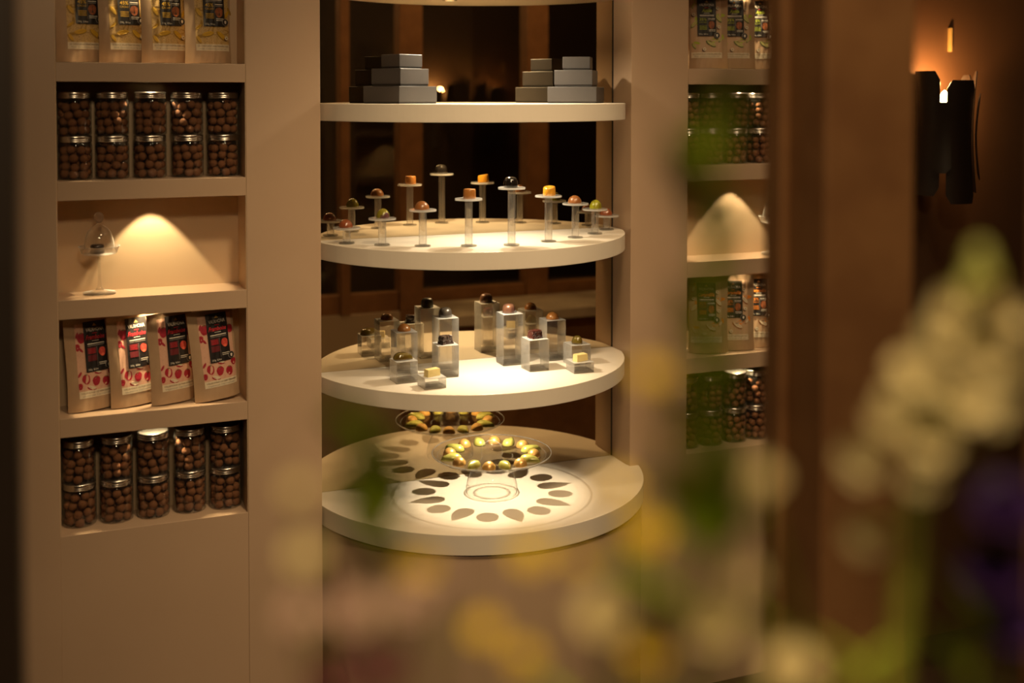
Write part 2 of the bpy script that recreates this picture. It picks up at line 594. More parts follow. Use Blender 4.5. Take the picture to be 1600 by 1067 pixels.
def fill_jar(x, y, z, seed, single, words):
    rng = random.Random(seed)
    items = []
    top = rng.choice((4, 4, 4))
    for L in range(top):
        zz = 0.0118 + 0.0172 * L
        off = rng.random() * 6.28
        for i in range(7):
            a = off + i * 2 * math.pi / 7 + rng.uniform(-0.06, 0.06)
            rr = 0.0098 + rng.uniform(-0.0006, 0.0005)
            rad = 0.0337 - rr
            items.append((rad * math.cos(a), rad * math.sin(a), zz + rng.uniform(-0.0016, 0.0016) + 0.003 * (i % 2) - 0.0015, rr))
        items.append((rng.uniform(-.002, .002), rng.uniform(-.002, .002), zz + 0.004, 0.0108))
    for i in range(rng.choice((2, 3))):
        a = rng.random() * 6.28
        items.append((0.017 * math.cos(a + 2.1 * i), 0.017 * math.sin(a + 2.1 * i), 0.0118 + 0.0172 * top - 0.002, 0.0095))
    items.sort(key=lambda t: t[1] + 0.15 * abs(t[0]))
    for i, (dx, dy, dz, rr) in enumerate(items):
        rot = Euler((rng.random() * 6.28, rng.random() * 6.28, rng.random() * 6.28))
        k = rng.randrange(5)
        p = Vector((x + dx, y + dy, z + dz))
        if single and i < 15:
            o = bpy.data.objects.new('cocoa_nut', NUTS[k])
            COL.objects.link(o)
            o.location = p
            o.rotation_euler = rot
            o.scale = (rr, rr, rr)
            tag(o, 'brown cocoa-dusted nut inside ' + words, 'nut', 'nuts in ' + words)
        else:
            add_stuff_nut(p, rr, rot, k)


def jar(x, y, z, label, group):
    t = thing('nut_jar', label, 'jar', (x, y, z), group=group)
    for nm, me in (('jar_body', JB), ('lid', JL)):
        o = bpy.data.objects.new(nm, me)
        COL.objects.link(o)
        o.parent = t
    return t


seed = 10
NEARX = [0.0640, 0.1405, 0.2195, 0.2980, 0.3760]
FARX = [1.5760, 1.6490, 1.7240, 1.7960, 1.8720]
for k, lvl in ((1, 'upper'), (4, 'lower')):
    for i in range(5):
        for s in range(2):
            seed += 1
            rng = random.Random(seed * 3)
            row = 'bottom' if s == 0 else 'top'
            words = '%s jar, %s row, %s jar niche at left' % (ORD5[i], row, lvl)
            z = E(LEV[k]) + s * (JH + 0.0002)
            x = NEARX[i] + rng.uniform(-.0012, .0012)
            y = 0.070 + rng.uniform(-.003, .003)
            jar(x, y, z, 'clear nut jar with silver lid, %s in the %s row, %s jar niche at left' % (ORD5[i], row, lvl), 'jars in the %s jar niche at left' % lvl)
            fill_jar(x, y, z, seed, True, words)
            seed += 1
            x = FARX[i] + rng.uniform(-.001, .001)
            jar(x, y, z, 'clear nut jar with silver lid, %s in the %s row, %s jar niche at right' % (ORD5[i], row, lvl), 'jars in the %s jar niche at right' % lvl)
            fill_jar(x, y, z, seed, False, words)
st = STUFF.build('cocoa_nuts', NUT, smooth=True)
tag(st, 'remaining cocoa-dusted nuts filling the jars of both niche columns', 'nuts', kind='stuff')

# ------------------------------------------------------------------ printed pouches
KRAFT = mat('kraft_paper', (0.40, 0.265, 0.155), 0.6, col2=(0.365, 0.235, 0.135), scale=30, bump=0.06, bump_scale=60)
PW, PH = 0.0525, 0.199


def pouch_T(u, v):
    base = 0.5 * (0.031 * (1 - v) ** 0.85 + 0.0016)
    edge = max(0.0, 1 - abs(u) ** 3.2)
    top = 1.0 if v < 0.9 else max(0.12, 1 - (v - 0.9) / 0.1 * 0.9)
    wr = 0.0007 * math.sin(9 * u + 11 * v) * math.sin(7 * v + 2) * (1 - abs(u)) + 0.0004 * math.sin(23 * u - 17 * v)
    return max(0.0005, base * edge * top + wr * edge)


def pouch_W(v):
    return PW * (1.0 - 0.035 * math.sin(math.pi * min(1, v * 1.3)) + 0.0 * v)


def surf(x, z, off=0.0):
    v = min(max(z / PH, 0), 1)
    u = min(max(x / pouch_W(v), -1), 1)
    return (x, -pouch_T(u, v) - off, z)


def pouch_body():
    m = MB()
    nu, nv = 26, 34
    m.grid(lambda s, t: ((2 * s - 1) * pouch_W(t), -pouch_T(2 * s - 1, t), t * PH), nu, nv)
    m.grid(lambda s, t: ((2 * s - 1) * pouch_W(t), pouch_T(2 * s - 1, t), t * PH), nu, nv, True)
    # folded bottom gusset and sealed top
    m.grid(lambda s, t: ((2 * s - 1) * pouch_W(0), (2 * t - 1) * pouch_T(2 * s - 1, 0), 0.0), nu, 4, True)
    m.grid(lambda s, t: ((2 * s - 1) * pouch_W(1), (2 * t - 1) * pouch_T(2 * s - 1, 1), PH), nu, 2)
    return m.mesh('pouch_body', KRAFT, True)


POUCH_BODY = pouch_body()


def flat(name, col, rough=0.55, col2=None, scale=60, ramp=(0.35, 0.65)):
    return mat(name, col, rough, col2=col2, scale=scale, ramp=ramp)


INK = dict(
    black=flat('ink_black', (0.013, 0.010, 0.010), 0.45),
    white=flat('ink_white', (0.72, 0.66, 0.56)),
    cream=flat('ink_cream', (0.66, 0.56, 0.40)),
    grey=flat('ink_grey', (0.25, 0.22, 0.2)),
    red=flat('ink_red', (0.52, 0.02, 0.03)),
    dred=flat('ink_dark_red', (0.12, 0.008, 0.012)),
    berry=flat('ink_raspberry', (0.42, 0.012, 0.03), col2=(0.25, 0.008, 0.02), scale=500),
    fruit=flat('ink_fruit', (0.75, 0.12, 0.06), col2=(0.45, 0.03, 0.03), scale=90),
    pink=flat('ink_pink', (0.62, 0.36, 0.25), col2=(0.30, 0.12, 0.08), scale=620, ramp=(0.60, 0.72)),
    sand=flat('ink_sand', (0.55, 0.36, 0.13), col2=(0.25, 0.13, 0.04), scale=520, ramp=(0.52, 0.68)),
    yellow=flat('ink_yellow', (0.62, 0.36, 0.02)),
    ochre=flat('ink_ochre', (0.34, 0.19, 0.025)),
    gold=flat('ink_gold', (0.55, 0.33, 0.08)),
    lime=flat('ink_lime', (0.36, 0.42, 0.03)),
    pod=flat('ink_pod', (0.50, 0.46, 0.16)),
    orange=flat('ink_orange', (0.72, 0.22, 0.02)),
    rust=flat('ink_rust', (0.30, 0.09, 0.015)),
    brown=flat('ink_brown', (0.12, 0.05, 0.02)),
    bean=flat('ink_bean', (0.36, 0.10, 0.03), col2=(0.16, 0.045, 0.015), scale=150),
    tan=flat('ink_tan', (0.50, 0.33, 0.20)),
    green=flat('ink_leaf', (0.13, 0.15, 0.04)),
)
OFFS = 0.0004


def rect(m, x0, x1, z0, z1, lay, skew=0.0, nu=None, nv=None):
    nu = nu or max(1, int((x1 - x0) / 0.004))
    nv = nv or max(1, int((z1 - z0) / 0.006))
    m.grid(lambda s, t: surf(x0 + (x1 - x0) * s + skew * t, z0 + (z1 - z0) * t, OFFS * lay), nu, nv)


def blob(m, pts, lay):
    m.fan([surf(x, z, OFFS * lay) for x, z in pts])


def rot2(pts, cx, cz, a):
    c, s = math.cos(a), math.sin(a)
    return [(cx + x * c - z * s, cz + x * s + z * c) for x, z in pts]


def shape_berry(sz):
    return [(sz * 0.5 * math.cos(t) * (1.05 if math.sin(t) > 0 else 0.9), sz * 0.62 * math.sin(t)) for t in [2 * math.pi * i / 12 for i in range(12)]]


def shape_pod(sz):
    return [(sz * math.cos(t), sz * 0.36 * math.sin(t) * abs(math.sin(t)) ** 0.25) for t in [2 * math.pi * i / 16 for i in range(16)]]


def shape_disc(sz, n=14):
    return [(sz * math.cos(2 * math.pi * i / n), sz * math.sin(2 * math.pi * i / n)) for i in range(n)]


def text_polys(body, shear=0.0, bold=0.0):
    cu = bpy.data.curves.new('lettering', 'FONT')
    cu.body = body
    cu.size = 1.0
    cu.shear = shear
    cu.offset = bold
    cu.resolution_u = 2
    cu.align_x = 'LEFT'
    o = bpy.data.objects.new('lettering', cu)
    COL.objects.link(o)
    dg = bpy.context.evaluated_depsgraph_get()
    dg.update()
    me = bpy.data.meshes.new_from_object(o.evaluated_get(dg))
    v = [(a.co.x, a.co.y) for a in me.vertices]
    f = [tuple(p.vertices) for p in me.polygons]
    bpy.data.objects.remove(o)
    bpy.data.curves.remove(cu)
    bpy.data.meshes.remove(me)
    return v, f


def write(m, body, x0, x1, zb, lay, h=None, shear=0.0, bold=0.0):
    """lettering fitted between x0 and x1 on the pouch front, baseline zb"""
    v, f = text_polys(body, shear, bold)
    xs = [a for a, b in v]
    ys = [b for a, b in v]
    sc = (x1 - x0) / (max(xs) - min(xs))
    sy = sc if h is None else h / (max(ys) - min(min(ys), 0))
    b = len(m.v)
    m.v += [surf(x0 + (a - min(xs)) * sc, zb + c * sy, OFFS * lay) for a, c in v]
    m.f += [tuple(b + i for i in q) for q in f]


def make_pouch(kind):
    """returns [(part name, mesh)] for one sort of pouch"""
    parts = [('pouch_body', POUCH_BODY)]
    L = {}

    def layer(part, ink):
        if part in ('printed_berry', 'printed_pod', 'printed_leaf', 'printed_half'):
            return L.setdefault((part, ink, len(L)), MB())
        return L.setdefault((part, ink, 0), MB())
    left = kind in ('raspberry', 'yellow')
    if left:
        px0, px1, lx0, lx1, lz0, lz1 = -0.0305, 0.0465, -0.0125, 0.036, 0.082, 0.1895
    else:
        px0, px1, lx0, lx1, lz0, lz1 = -0.047, 0.0335, -0.0310, 0.0190, 0.086, 0.184
    pz0, pz1 = 0.0425, 0.186
    lw = lx1 - lx0
    bg = {'raspberry': 'pink', 'yellow': 'sand', 'green': 'tan', 'caramel': 'tan'}[kind]
    rect(layer('printed_panel', bg), px0, px1, pz0, pz1, 1)
    accent = {'raspberry': 'red', 'yellow': 'yellow', 'green': 'lime', 'caramel': 'orange'}[kind]
    if kind == 'raspberry':
        for x, z, s, a in ((-0.0135, 0.0670, 0.0155, 0.2), (0.0075, 0.0610, 0.0150, -0.2), (0.0300, 0.0575, 0.0150, 0.1), (0.0425, 0.0760, 0.012, 0.0), (-0.0175, 0.1560, 0.0165, -0.1), (0.0410, 0.150, 0.014, 0.2)):
            blob(layer('printed_berry', 'berry'), rot2(shape_berry(s * 1.15), x, z, a), 2)
            for q in (-0.9, 0.0, 0.9):
                blob(layer('printed_sepals', 'green'), rot2([(-0.0008, 0), (0.0008, 0), (0, 0.0042)], x, z + s * 0.55, q), 3)
        for x, z, s in ((-0.0275, 0.0535, 0.0115), (-0.0275, 0.1370, 0.0125)):
            blob(layer('printed_berry', 'berry'), rot2([(max(-0.003, p), q) for p, q in shape_berry(s)], x, z, 0), 2)
        for x, z, s, a in ((-0.0035, 0.0475, 0.0105, -0.35), (0.0120, 0.0790, 0.0080, -0.2)):
            blob(layer('printed_berry', 'berry'), rot2(shape_pod(s), x, z - 0.0012, a), 2)
            blob(layer('printed_pod', 'cream'), rot2(shape_pod(s * 0.85), x + 0.0008, z + 0.0008, a), 3)
        for x, z, a in ((-0.0265, 0.0790, 1.0), (-0.0205, 0.1310, -0.9), (-0.0265, 0.1630, 1.2)):
            blob(layer('printed_berry', 'berry'), rot2(shape_pod(0.0068), x, z, a), 2)
    else:
        pc = {'yellow': ('yellow', 'ochre', 'ochre'), 'green': ('pod', 'green', 'lime'), 'caramel': ('cream', 'rust', 'orange')}[kind]
        if left:
            spots = ((-0.004, 0.0650, 0.0155, 0.22), (0.0270, 0.0620, 0.0145, -0.75), (-0.0235, 0.0800, 0.0090, 0.7), (-0.0240, 0.0520, 0.0100, -1.0), (0.0420, 0.110, 0.0100, 1.1), (-0.0220, 0.1120, 0.0120, -1.0), (-0.0220, 0.150, 0.0110, 0.9))
        else:
            spots = ((0.0040, 0.0660, 0.0155, -0.55), (0.0250, 0.1330, 0.0140, -0.85), (-0.0390, 0.1180, 0.0130, 0.9), (-0.0400, 0.0600, 0.0090, -1.1), (0.0300, 0.0760, 0.0080, 0.9), (-0.0400, 0.168, 0.0100, 1.2))
        for i, (x, z, s, a) in enumerate(spots):
            blob(layer('printed_leaf', pc[2]), rot2(shape_pod(s * 0.95), x + 0.007, z + 0.0075, a + 0.9), 2)
            blob(layer('printed_pod', pc[1]), rot2(shape_pod(s), x - 0.0006, z - 0.0012, a), 3)
            blob(layer('printed_pod', pc[0]), rot2(shape_pod(s * 0.88), x + 0.0006, z + 0.0006, a), 4)
            blob(layer('printed_pod', pc[1]), rot2([(-s * 0.8, -0.0002), (s * 0.8, -0.0002), (s * 0.8, 0.0002), (-s * 0.8, 0.0002)], x + 0.0006, z + 0.0006, a), 5)
        halves = ((0.0260, 0.1090), (-0.0145, 0.0500), (0.0230, 0.1590), (-0.0410, 0.1420)) if not left else ((0.0390, 0.0560), (0.0400, 0.160))
        for x, z in halves:
            blob(layer('printed_half', 'brown'), rot2(shape_disc(0.0048), x - 0.0012, z - 0.0014, 0), 4)
            blob(layer('printed_half', 'cream'), rot2(shape_disc(0.0046), x + 0.0008, z + 0.0008, 0), 5)
            blob(layer('printed_half', 'brown'), rot2(shape_disc(0.0014), x + 0.0008, z + 0.0008, 0), 6)
    # black label
    rect(layer('label', 'black'), lx0, lx1, lz0, lz1, 7)
    cx = (lx0 + lx1) / 2
    top = lz1
    k = (lz1 - lz0) / 0.1075
    blob(layer('logo', 'gold'), [(cx - 0.0045, top - 0.0105 * k), (cx + 0.0045, top - 0.0105 * k), (cx, top - 0.0045 * k)], 9)
    write(layer('lettering', 'white'), 'VALRHONA', lx0 + 0.1 * lw, lx1 - 0.1 * lw, top - 0.0215 * k, 9, h=0.0078 * k, bold=0.005)
    rect(layer('lettering', 'red' if kind != 'caramel' else 'orange'), cx - 0.006, cx + 0.005, top - 0.0265 * k, top - 0.0252 * k, 9)
    title = {'raspberry': 'Framboise', 'yellow': 'Passion', 'green': 'Az\u00e9lia', 'caramel': 'Caram\u00e9lia'}[kind]
    if kind != 'yellow':
        write(layer('title', accent), title, lx0 + (0.06 if len(title) > 7 else 0.24) * lw, lx1 - (0.08 if len(title) > 7 else 0.24) * lw, top - 0.0385 * k, 9, h=0.0100 * k, shear=0.35, bold=0.018)
    rect(layer('fine_print', 'white'), cx - 0.008, cx + 0.007, top - 0.0425 * k, top - 0.0415 * k, 9)
    rect(layer('fine_print', 'white'), lx0 + 0.12 * lw, lx1 - 0.12 * lw, top - 0.0490 * k, top - 0.0470 * k, 9)
    rect(layer('fine_print', 'grey'), lx0 + 0.12 * lw, lx1 - 0.12 * lw, top - 0.0525 * k, top - 0.0512 * k, 9)
    mx = lx0 + 0.53 * lw
    if kind == 'raspberry':
        for a, b in ((0.0560, 0.0695), (0.0720, 0.0850)):
            rect(layer('label_panel', 'dred'), lx0 + 0.1 * lw, mx - 0.03 * lw, top - b * k, top - a * k, 9)
        for i in range(4):
            rect(layer('fine_print', 'red'), lx0 + 0.14 * lw, mx - 0.08 * lw, top - (0.0600 + 0.0028 * i) * k, top - (0.0590 + 0.0028 * i) * k, 10)
        blob(layer('printed_fruit', 'fruit'), rot2(shape_berry(0.0160), lx0 + 0.77 * lw, top - 0.0675 * k, 0.1), 9)
    else:
        num = '45%' if kind == 'yellow' else '35%'
        write(layer('lettering_accent', accent), num, lx0 + 0.10 * lw, mx - 0.05 * lw, top - 0.0635 * k, 9, h=0.0078 * k, bold=0.008)
        write(layer('lettering_accent', accent), 'CACAO', lx0 + 0.10 * lw, mx - 0.05 * lw, top - 0.0705 * k, 9, h=0.0044 * k)
        if kind == 'green':
            write(layer('lettering_accent', accent), 'NOISETTE', lx0 + 0.10 * lw, mx - 0.05 * lw, top - 0.0810 * k, 9, h=0.0036 * k)
            n0 = 1
        else:
            n0 = 0
        for i in range(n0, 4):
            rect(layer('fine_print_accent', accent), lx0 + 0.10 * lw, mx - 0.05 * lw, top - (0.0800 + 0.0032 * i) * k, top - (0.0788 + 0.0032 * i) * k, 9)
        rect(layer('fine_print', 'white'), mx + 0.03 * lw, lx1 - 0.08 * lw, top - 0.0590 * k, top - 0.0572 * k, 9)
        rect(layer('fine_print', 'grey'), mx + 0.03 * lw, lx1 - 0.08 * lw, top - 0.0625 * k, top - 0.0610 * k, 9)
        blob(layer('printed_bean', 'bean'), rot2(shape_berry(0.0185 * k), lx0 + 0.74 * lw, top - 0.0760 * k, 0.0), 9)
        blob(layer('printed_bean', 'brown'), rot2([(-0.0006, -0.008), (0.0006, -0.008), (0.0006, 0.008), (-0.0006, 0.008)], lx0 + 0.75 * lw, top - 0.0760 * k, 0.0), 10)
    rect(layer('fine_print', 'grey'), mx - 0.0003, mx + 0.0003, lz0 + 0.010 * k, top - 0.0555 * k, 9, nu=1)
    rect(layer('fine_print', 'white'), mx + 0.06 * lw, lx1 - 0.06 * lw, lz0 + 0.0165 * k, lz0 + 0.0180 * k, 9)
    rect(layer('fine_print', 'white'), mx + 0.06 * lw, lx1 - 0.06 * lw, lz0 + 0.0130 * k, lz0 + 0.0142 * k, 9)
    write(layer('lettering', 'white'), '250g  8.8oz', lx0 + 0.06 * lw, mx, lz0 + 0.0030 * k, 9, h=0.0052 * k)
    # round badge at the label corner
    bx, bz = lx1 + 0.001, lz0 + (0.010 if left else 0.001)
    if kind != 'x':
        blob(layer('badge', 'grey'), rot2(shape_disc(0.0078, 18), bx, bz, 0), 11)
        blob(layer('badge', 'black'), rot2(shape_disc(0.0068, 18), bx, bz, 0), 12)
        blob(layer('badge_mark', 'white'), rot2([(-0.0028, 0.001), (-0.0016, -0.0036), (0.0016, -0.0036), (0.0028, 0.001), (0.0018, 0.0034), (-0.0018, 0.0034)], bx, bz, 0), 13)
    # pale strip with lettering
    rect(layer('strip', 'cream'), px0, px1, 0.0275, 0.0425, 2)
    if kind == 'raspberry':
        l1, l2 = 'VALRHONA LE PARTENAIRE', 'VALRHONA THE PARTNER'
    else:
        l1, l2 = 'LE CHOCOLAT PARTENAIRE DES', 'THE CHOCOLATE OF'
    write(layer('strip_lettering', 'brown'), l1, px0 + 0.0035, px1 - 0.003, 0.0362, 4, h=0.0036)
    write(layer('strip_lettering', 'grey'), l2, px0 + 0.0060, px1 - 0.008, 0.0302, 4, h=0.0030)
    for (part, ink, _), m in L.items():
        parts.append((part, m.mesh(part, INK[ink])))
    return parts


POUCH_KINDS = {k: make_pouch(k) for k in ('raspberry', 'yellow', 'green', 'caramel')}


def pouch(kind, x, y, z, yaw, lean, label, group, roll=0.0):
    t = thing('printed_pouch', label, 'pouch', (x, y, z), group=group)
    t.rotation_euler = (Matrix.Rotation(yaw, 3, 'Z') @ Matrix.Rotation(roll, 3, 'Y') @ Matrix.Rotation(lean, 3, 'X')).to_euler()
    t.location.z += PW * math.sin(abs(roll))
    for nm, me in POUCH_KINDS[kind]:
        o = bpy.data.objects.new(nm, me)
        COL.objects.link(o)
        if nm in ('printed_sepals', 'fine_print', 'fine_print_accent'):
            o['kind'] = 'stuff'
        o.parent = t
    return t


ORD4 = ['leftmost', 'second from left', 'third from left', 'rightmost']
for i, (x, y, yw) in enumerate(((0.0930, 0.056, 19), (0.1795, 0.060, 20), (0.2640, 0.052, 18), (0.3560, 0.038, 14))):
    pouch('raspberry', x, y, E(LEV[3]) + 0.0012, R(yw), R(-3.0), 'kraft pouch printed with red raspberries, %s of four in the left column' % ORD4[i], 'raspberry pouches', R((-1.6, -1.6, -2.0, -4.2)[i]))
for i, (x, y, yw) in enumerate(((0.0780, 0.061, 15), (0.1640, 0.061, 15), (0.2510, 0.058, 15), (0.3430, 0.050, 11))):
    pouch('yellow', x, y, E(LEV[0]) + 0.0012, R(yw), R(-3.0), 'kraft pouch printed with yellow pods, %s of four in the left column' % ORD4[i], 'yellow pouches')
for i, x in enumerate((1.6270, 1.7120, 1.7960, 1.8760)):
    if i < 3:
        pouch('green', x, 0.047 + 0.004 * (i == 2), E(LEV[0]) + 0.0012, R(-17), R(-3.0), 'kraft pouch printed with green pods, %s of three in the right column' % ['leftmost', 'middle', 'rightmost'][i], 'green pouches')
        pouch('caramel', x + 0.002, 0.043 + 0.004 * i, E(LEV[3]) + 0.0012, R(-19), R(-3.0), 'kraft pouch printed with orange-brown pods, %s of three in the right column' % ['leftmost', 'middle', 'rightmost'][i], 'orange-brown pouches')

# ------------------------------------------------------------------ glass cloches
DCHOC = mat('dark_chocolate', (0.018, 0.010, 0.007), 0.22, coat=0.5)


def cloche(x, y, z, where):
    t = thing('cloche_stand', 'glass cloche on a slim stemmed dish, %s' % where, 'cloche', (x, y, z), group='glass cloches')
    MB().lathe([(0.0, 0.0), (0.0335, 0.0), (0.0345, 0.0020), (0.033, 0.0042), (0.020, 0.0060), (0.0085, 0.0095), (0.0040, 0.016), (0.0033, 0.030), (0.0033, 0.080), (0.0060, 0.0845), (0.0, 0.0850)], 36).build('foot', CLOCHE, t, True)
    MB().lathe([(0.0, 0.0852), (0.0330, 0.0868), (0.0375, 0.0900), (0.0420, 0.1030), (0.0435, 0.1040), (0.0420, 0.1046), (0.0360, 0.0905), (0.0325, 0.0882), (0.0, 0.0872)], 40).build('dish', CLOCHE, t, True)
    dm = MB().lathe([(0.0318, 0.0885), (0.0318, 0.0960), (0.0308, 0.1080), (0.0285, 0.1220), (0.0240, 0.1350), (0.0165, 0.1440), (0.0085, 0.1492), (0.0050, 0.1520), (0.0042, 0.1555)], 40).build('dome', CLOCHE, t, True)
    kn = MB().lathe([(0.0042, 0.1550), (0.0075, 0.1580), (0.0102, 0.1630), (0.0108, 0.1680), (0.0092, 0.1735), (0.0050, 0.1772), (0.0, 0.1785)], 24).build('knob', SOLIDG, dm, True)
    b = thing('dark_macaron', 'dark glossy chocolate sandwich under the glass cloche, %s' % where, 'chocolate', (x - 0.004, y, z + 0.0885), group='chocolates under cloches')
    for nm, z0, hh, r in (('lower_shell', 0.0, 0.0085, 0.0155), ('filling', 0.008, 0.004, 0.0135), ('upper_shell', 0.0112, 0.0085, 0.0150)):
        MB().lathe([(0, z0), (r - 0.002, z0), (r, z0 + hh * 0.35), (r - 0.0012, z0 + hh * 0.8), (r - 0.004, z0 + hh), (0, z0 + hh)], 28).build(nm, DCHOC, b, True)


cloche(0.1105, 0.064, E(LEV[2]), 'in the left column niche')
cloche(1.8400, 0.052, E(LEV[2]), 'in the right column niche')

# ------------------------------------------------------------------ gift boxes on the eye-level shelf
BOXM = mat('satin_charcoal_card', (0.045, 0.040, 0.039), 0.36, col2=(0.041, 0.037, 0.036), scale=20, bump=0.02, bump_scale=800)
BOXD = mat('black_card', (0.010, 0.008, 0.007), 0.5)


def gift_box(x, y, z, s, h, yaw, label, group):
    t = thing('gift_box', label, 'box', (x, y, z), yaw, group)
    q = s / 2
    MB().box(-q + 0.0012, q - 0.0012, -q + 0.0012, q - 0.0012, 0, h * 0.35).build('tray', BOXD, t, bevel=0.0006)
    MB().box(-q, q, -q, q, h * 0.10, h).build('lid', BOXM, t, bevel=0.0012)
    return t


SIZES = (('largest', 0.121, 0.0400), ('middle-sized', 0.094, 0.0405), ('smallest', 0.068, 0.0325))
for (bx, by, yaw, words, dyaw) in ((0.772, 0.006, R(27), 'left-hand stack', (0, 2, -5)), (1.226, 0.011, R(-35), 'right-hand stack', (0, 1, 4))):
    z = E(ZA)
    for (nm, s, h), dy in zip(SIZES, dyaw):
        gift_box(bx + (0.0 if nm != 'smallest' else 0.004), by, z + 0.0001, s, h, yaw + R(dy), '%s charcoal gift box of the %s on the top shelf' % (nm, words), 'charcoal gift boxes')
        z += h + 0.0003

# ------------------------------------------------------------------ bonbons
def choc(name, c, c2=None, rough=0.22, scale=60, ramp=(0.4, 0.6), coat=0.6, metal=0.0, bump=0.0, bump_scale=300):
    return mat(name, c, rough, metal, c2, scale, coat, bump, bump_scale, ramp=ramp)


C_TERRA = choc('terracotta_bonbon', (0.21, 0.055, 0.018))
C_GOLDGREEN = choc('green_gold_bonbon', (0.20, 0.17, 0.012), (0.09, 0.035, 0.035), scale=24, ramp=(0.52, 0.58))
C_MILK = choc('milk_bonbon', (0.24, 0.088, 0.022), rough=0.32, coat=0.3)
C_CARAMEL = choc('caramel_bonbon', (0.33, 0.13, 0.03))
C_BLACK = choc('black_bonbon', (0.010, 0.008, 0.007), (0.06, 0.045, 0.02), scale=300, ramp=(0.66, 0.72), rough=0.12, coat=1.0)
C_AMBER = choc('amber_bonbon', (0.55, 0.25, 0.02))
C_LIME = choc('lime_bonbon', (0.30, 0.30, 0.012), (0.16, 0.13, 0.008), scale=50)
C_OLIVE = choc('olive_bonbon', (0.12, 0.085, 0.012), (0.08, 0.045, 0.008), scale=30, rough=0.12, coat=1.0)
C_GREY = choc('graphite_bonbon', (0.055, 0.045, 0.034), (0.035, 0.028, 0.022), scale=80, rough=0.3)
C_COPPER = choc('copper_bonbon', (0.12, 0.055, 0.030), (0.07, 0.03, 0.02), scale=40, rough=0.3, metal=0.15, coat=0.4)
C_COCOA = choc('speckled_dark_bonbon', (0.030, 0.014, 0.010), (0.55, 0.42, 0.25), scale=420, ramp=(0.66, 0.72), rough=0.3, bump=0.6, bump_scale=180)
C_RUBY = choc('ruby_dark_bonbon', (0.055, 0.014, 0.010), (0.42, 0.28, 0.15), scale=380, ramp=(0.68, 0.74), rough=0.25, bump=0.4, bump_scale=200)
C_IVORY = choc('ivory_bonbon', (0.72, 0.58, 0.25), rough=0.4, coat=0.2)
C_GOLD = choc('gold_bonbon', (0.55, 0.31, 0.085), rough=0.34, metal=0.5)
C_GREEN = choc('green_pearl_bonbon', (0.40, 0.38, 0.09), (0.27, 0.25, 0.05), scale=45, rough=0.28, metal=0.25)


def dome_mb(r, h, p=2.0, n=28):
    prof = [(0.0, 0.0), (r * 0.96, 0.0)]
    for i in range(0, 13):
        t = i / 12
        a = t * math.pi / 2
        rr = r * abs(math.cos(a)) ** (2 / p)
        zz = 0.0008 + (h - 0.0008) * abs(math.sin(a)) ** (2 / p)
        prof.append((rr if i < 12 else 0.0, zz))
    return MB().lathe(prof, n)


def cyl_mb(r, h, taper=0.92, n=28, slant=0.0):
    m = MB().lathe([(0, 0), (r * 0.97, 0), (r, 0.001), (r * taper, h * 0.86), (r * taper * 0.94, h * 0.96), (r * taper * 0.84, h), (r * 0.3, h * 1.005), (r * 0.16, h * 0.93), (0, h * 0.92)], n)
    m.v = [(x, y, z * (1 + slant * (x * 0.7 + y * 0.7) / r)) for x, y, z in m.v]
    return m


def drop_mb(L, w, h, n=32):
    """pointed almond drop lying on its flat side, tip towards +x"""
    m = MB()
    nv = 7
    for j in range(nv + 1):
        t = j / nv
        k = math.cos(t * math.pi / 2) ** 0.75 if j < nv else 0
        zz = h * math.sin(t * math.pi / 2)
        for i in range(n):
            a = 2 * math.pi * i / n
            x = math.cos(a) * L / 2
            y = math.sin(a) * abs(math.sin(a / 2)) ** 1.1 * w / 2 * 1.3
            m.v.append((x * k - 0.10 * L * (1 - k), y * k, zz))
    for j in range(nv):
        for i in range(n):
            q = (i + 1) % n
            m.f.append((j * n + i, j * n + q, (j + 1) * n + q, (j + 1) * n + i))
    m.f.append(tuple(reversed(range(n))))
    return m


def rough_mb(sx, sy, h, amp, seed):
    m = MB()
    n = 7
    pts = {}

    def P(i, j, k):
        key = (i, j, k)
        if key not in pts:
            t = k / n
            f = 1 - 0.18 * t
            p = Vector(((i / n - .5) * sx * f, (j / n - .5) * sy * f, t * h))
            d = mnoise.noise_vector(p * 260 + Vector((seed, 0, 0))) * amp
            if k == 0:
                d.z = 0
            p += d
            pts[key] = len(m.v)
            m.v.append(tuple(p))
        return pts[key]
    for a in range(n):
        for b in range(n):
            m.f.append((P(a, b, n), P(a + 1, b, n), P(a + 1, b + 1, n), P(a, b + 1, n)))
            m.f.append((P(a, b, 0), P(a, b + 1, 0), P(a + 1, b + 1, 0), P(a + 1, b, 0)))
            m.f.append((P(a, 0, b), P(a + 1, 0, b), P(a + 1, 0, b + 1), P(a, 0, b + 1)))
            m.f.append((P(a, n, b), P(a, n, b + 1), P(a + 1, n, b + 1), P(a + 1, n, b)))
            m.f.append((P(0, a, b), P(0, a, b + 1), P(0, a + 1, b + 1), P(0, a + 1, b)))
            m.f.append((P(n, a, b), P(n, a + 1, b), P(n, a + 1, b + 1), P(n, a, b + 1)))
    return m


def wedge_mb(L, w, h):
    m = MB()
    m.v = [(-L / 2, -w / 2, 0), (L / 2, -w / 2, 0), (L / 2, w / 2, 0), (-L / 2, w / 2, 0),
           (-L * .47, -w * .45, h * .98), (L * .47, -w * .45, h * .92), (L * .47, w * .45, h * .99), (-L * .47, w * .45, h), (-L * .10, -w * .5, h * 0.55)]
    m.f = [(3, 2, 1, 0), (0, 1, 8), (1, 5, 8), (4, 8, 5), (0, 8, 4), (4, 5, 6, 7), (1, 2, 6, 5), (2, 3, 7, 6), (3, 0, 4, 7)]
    return m


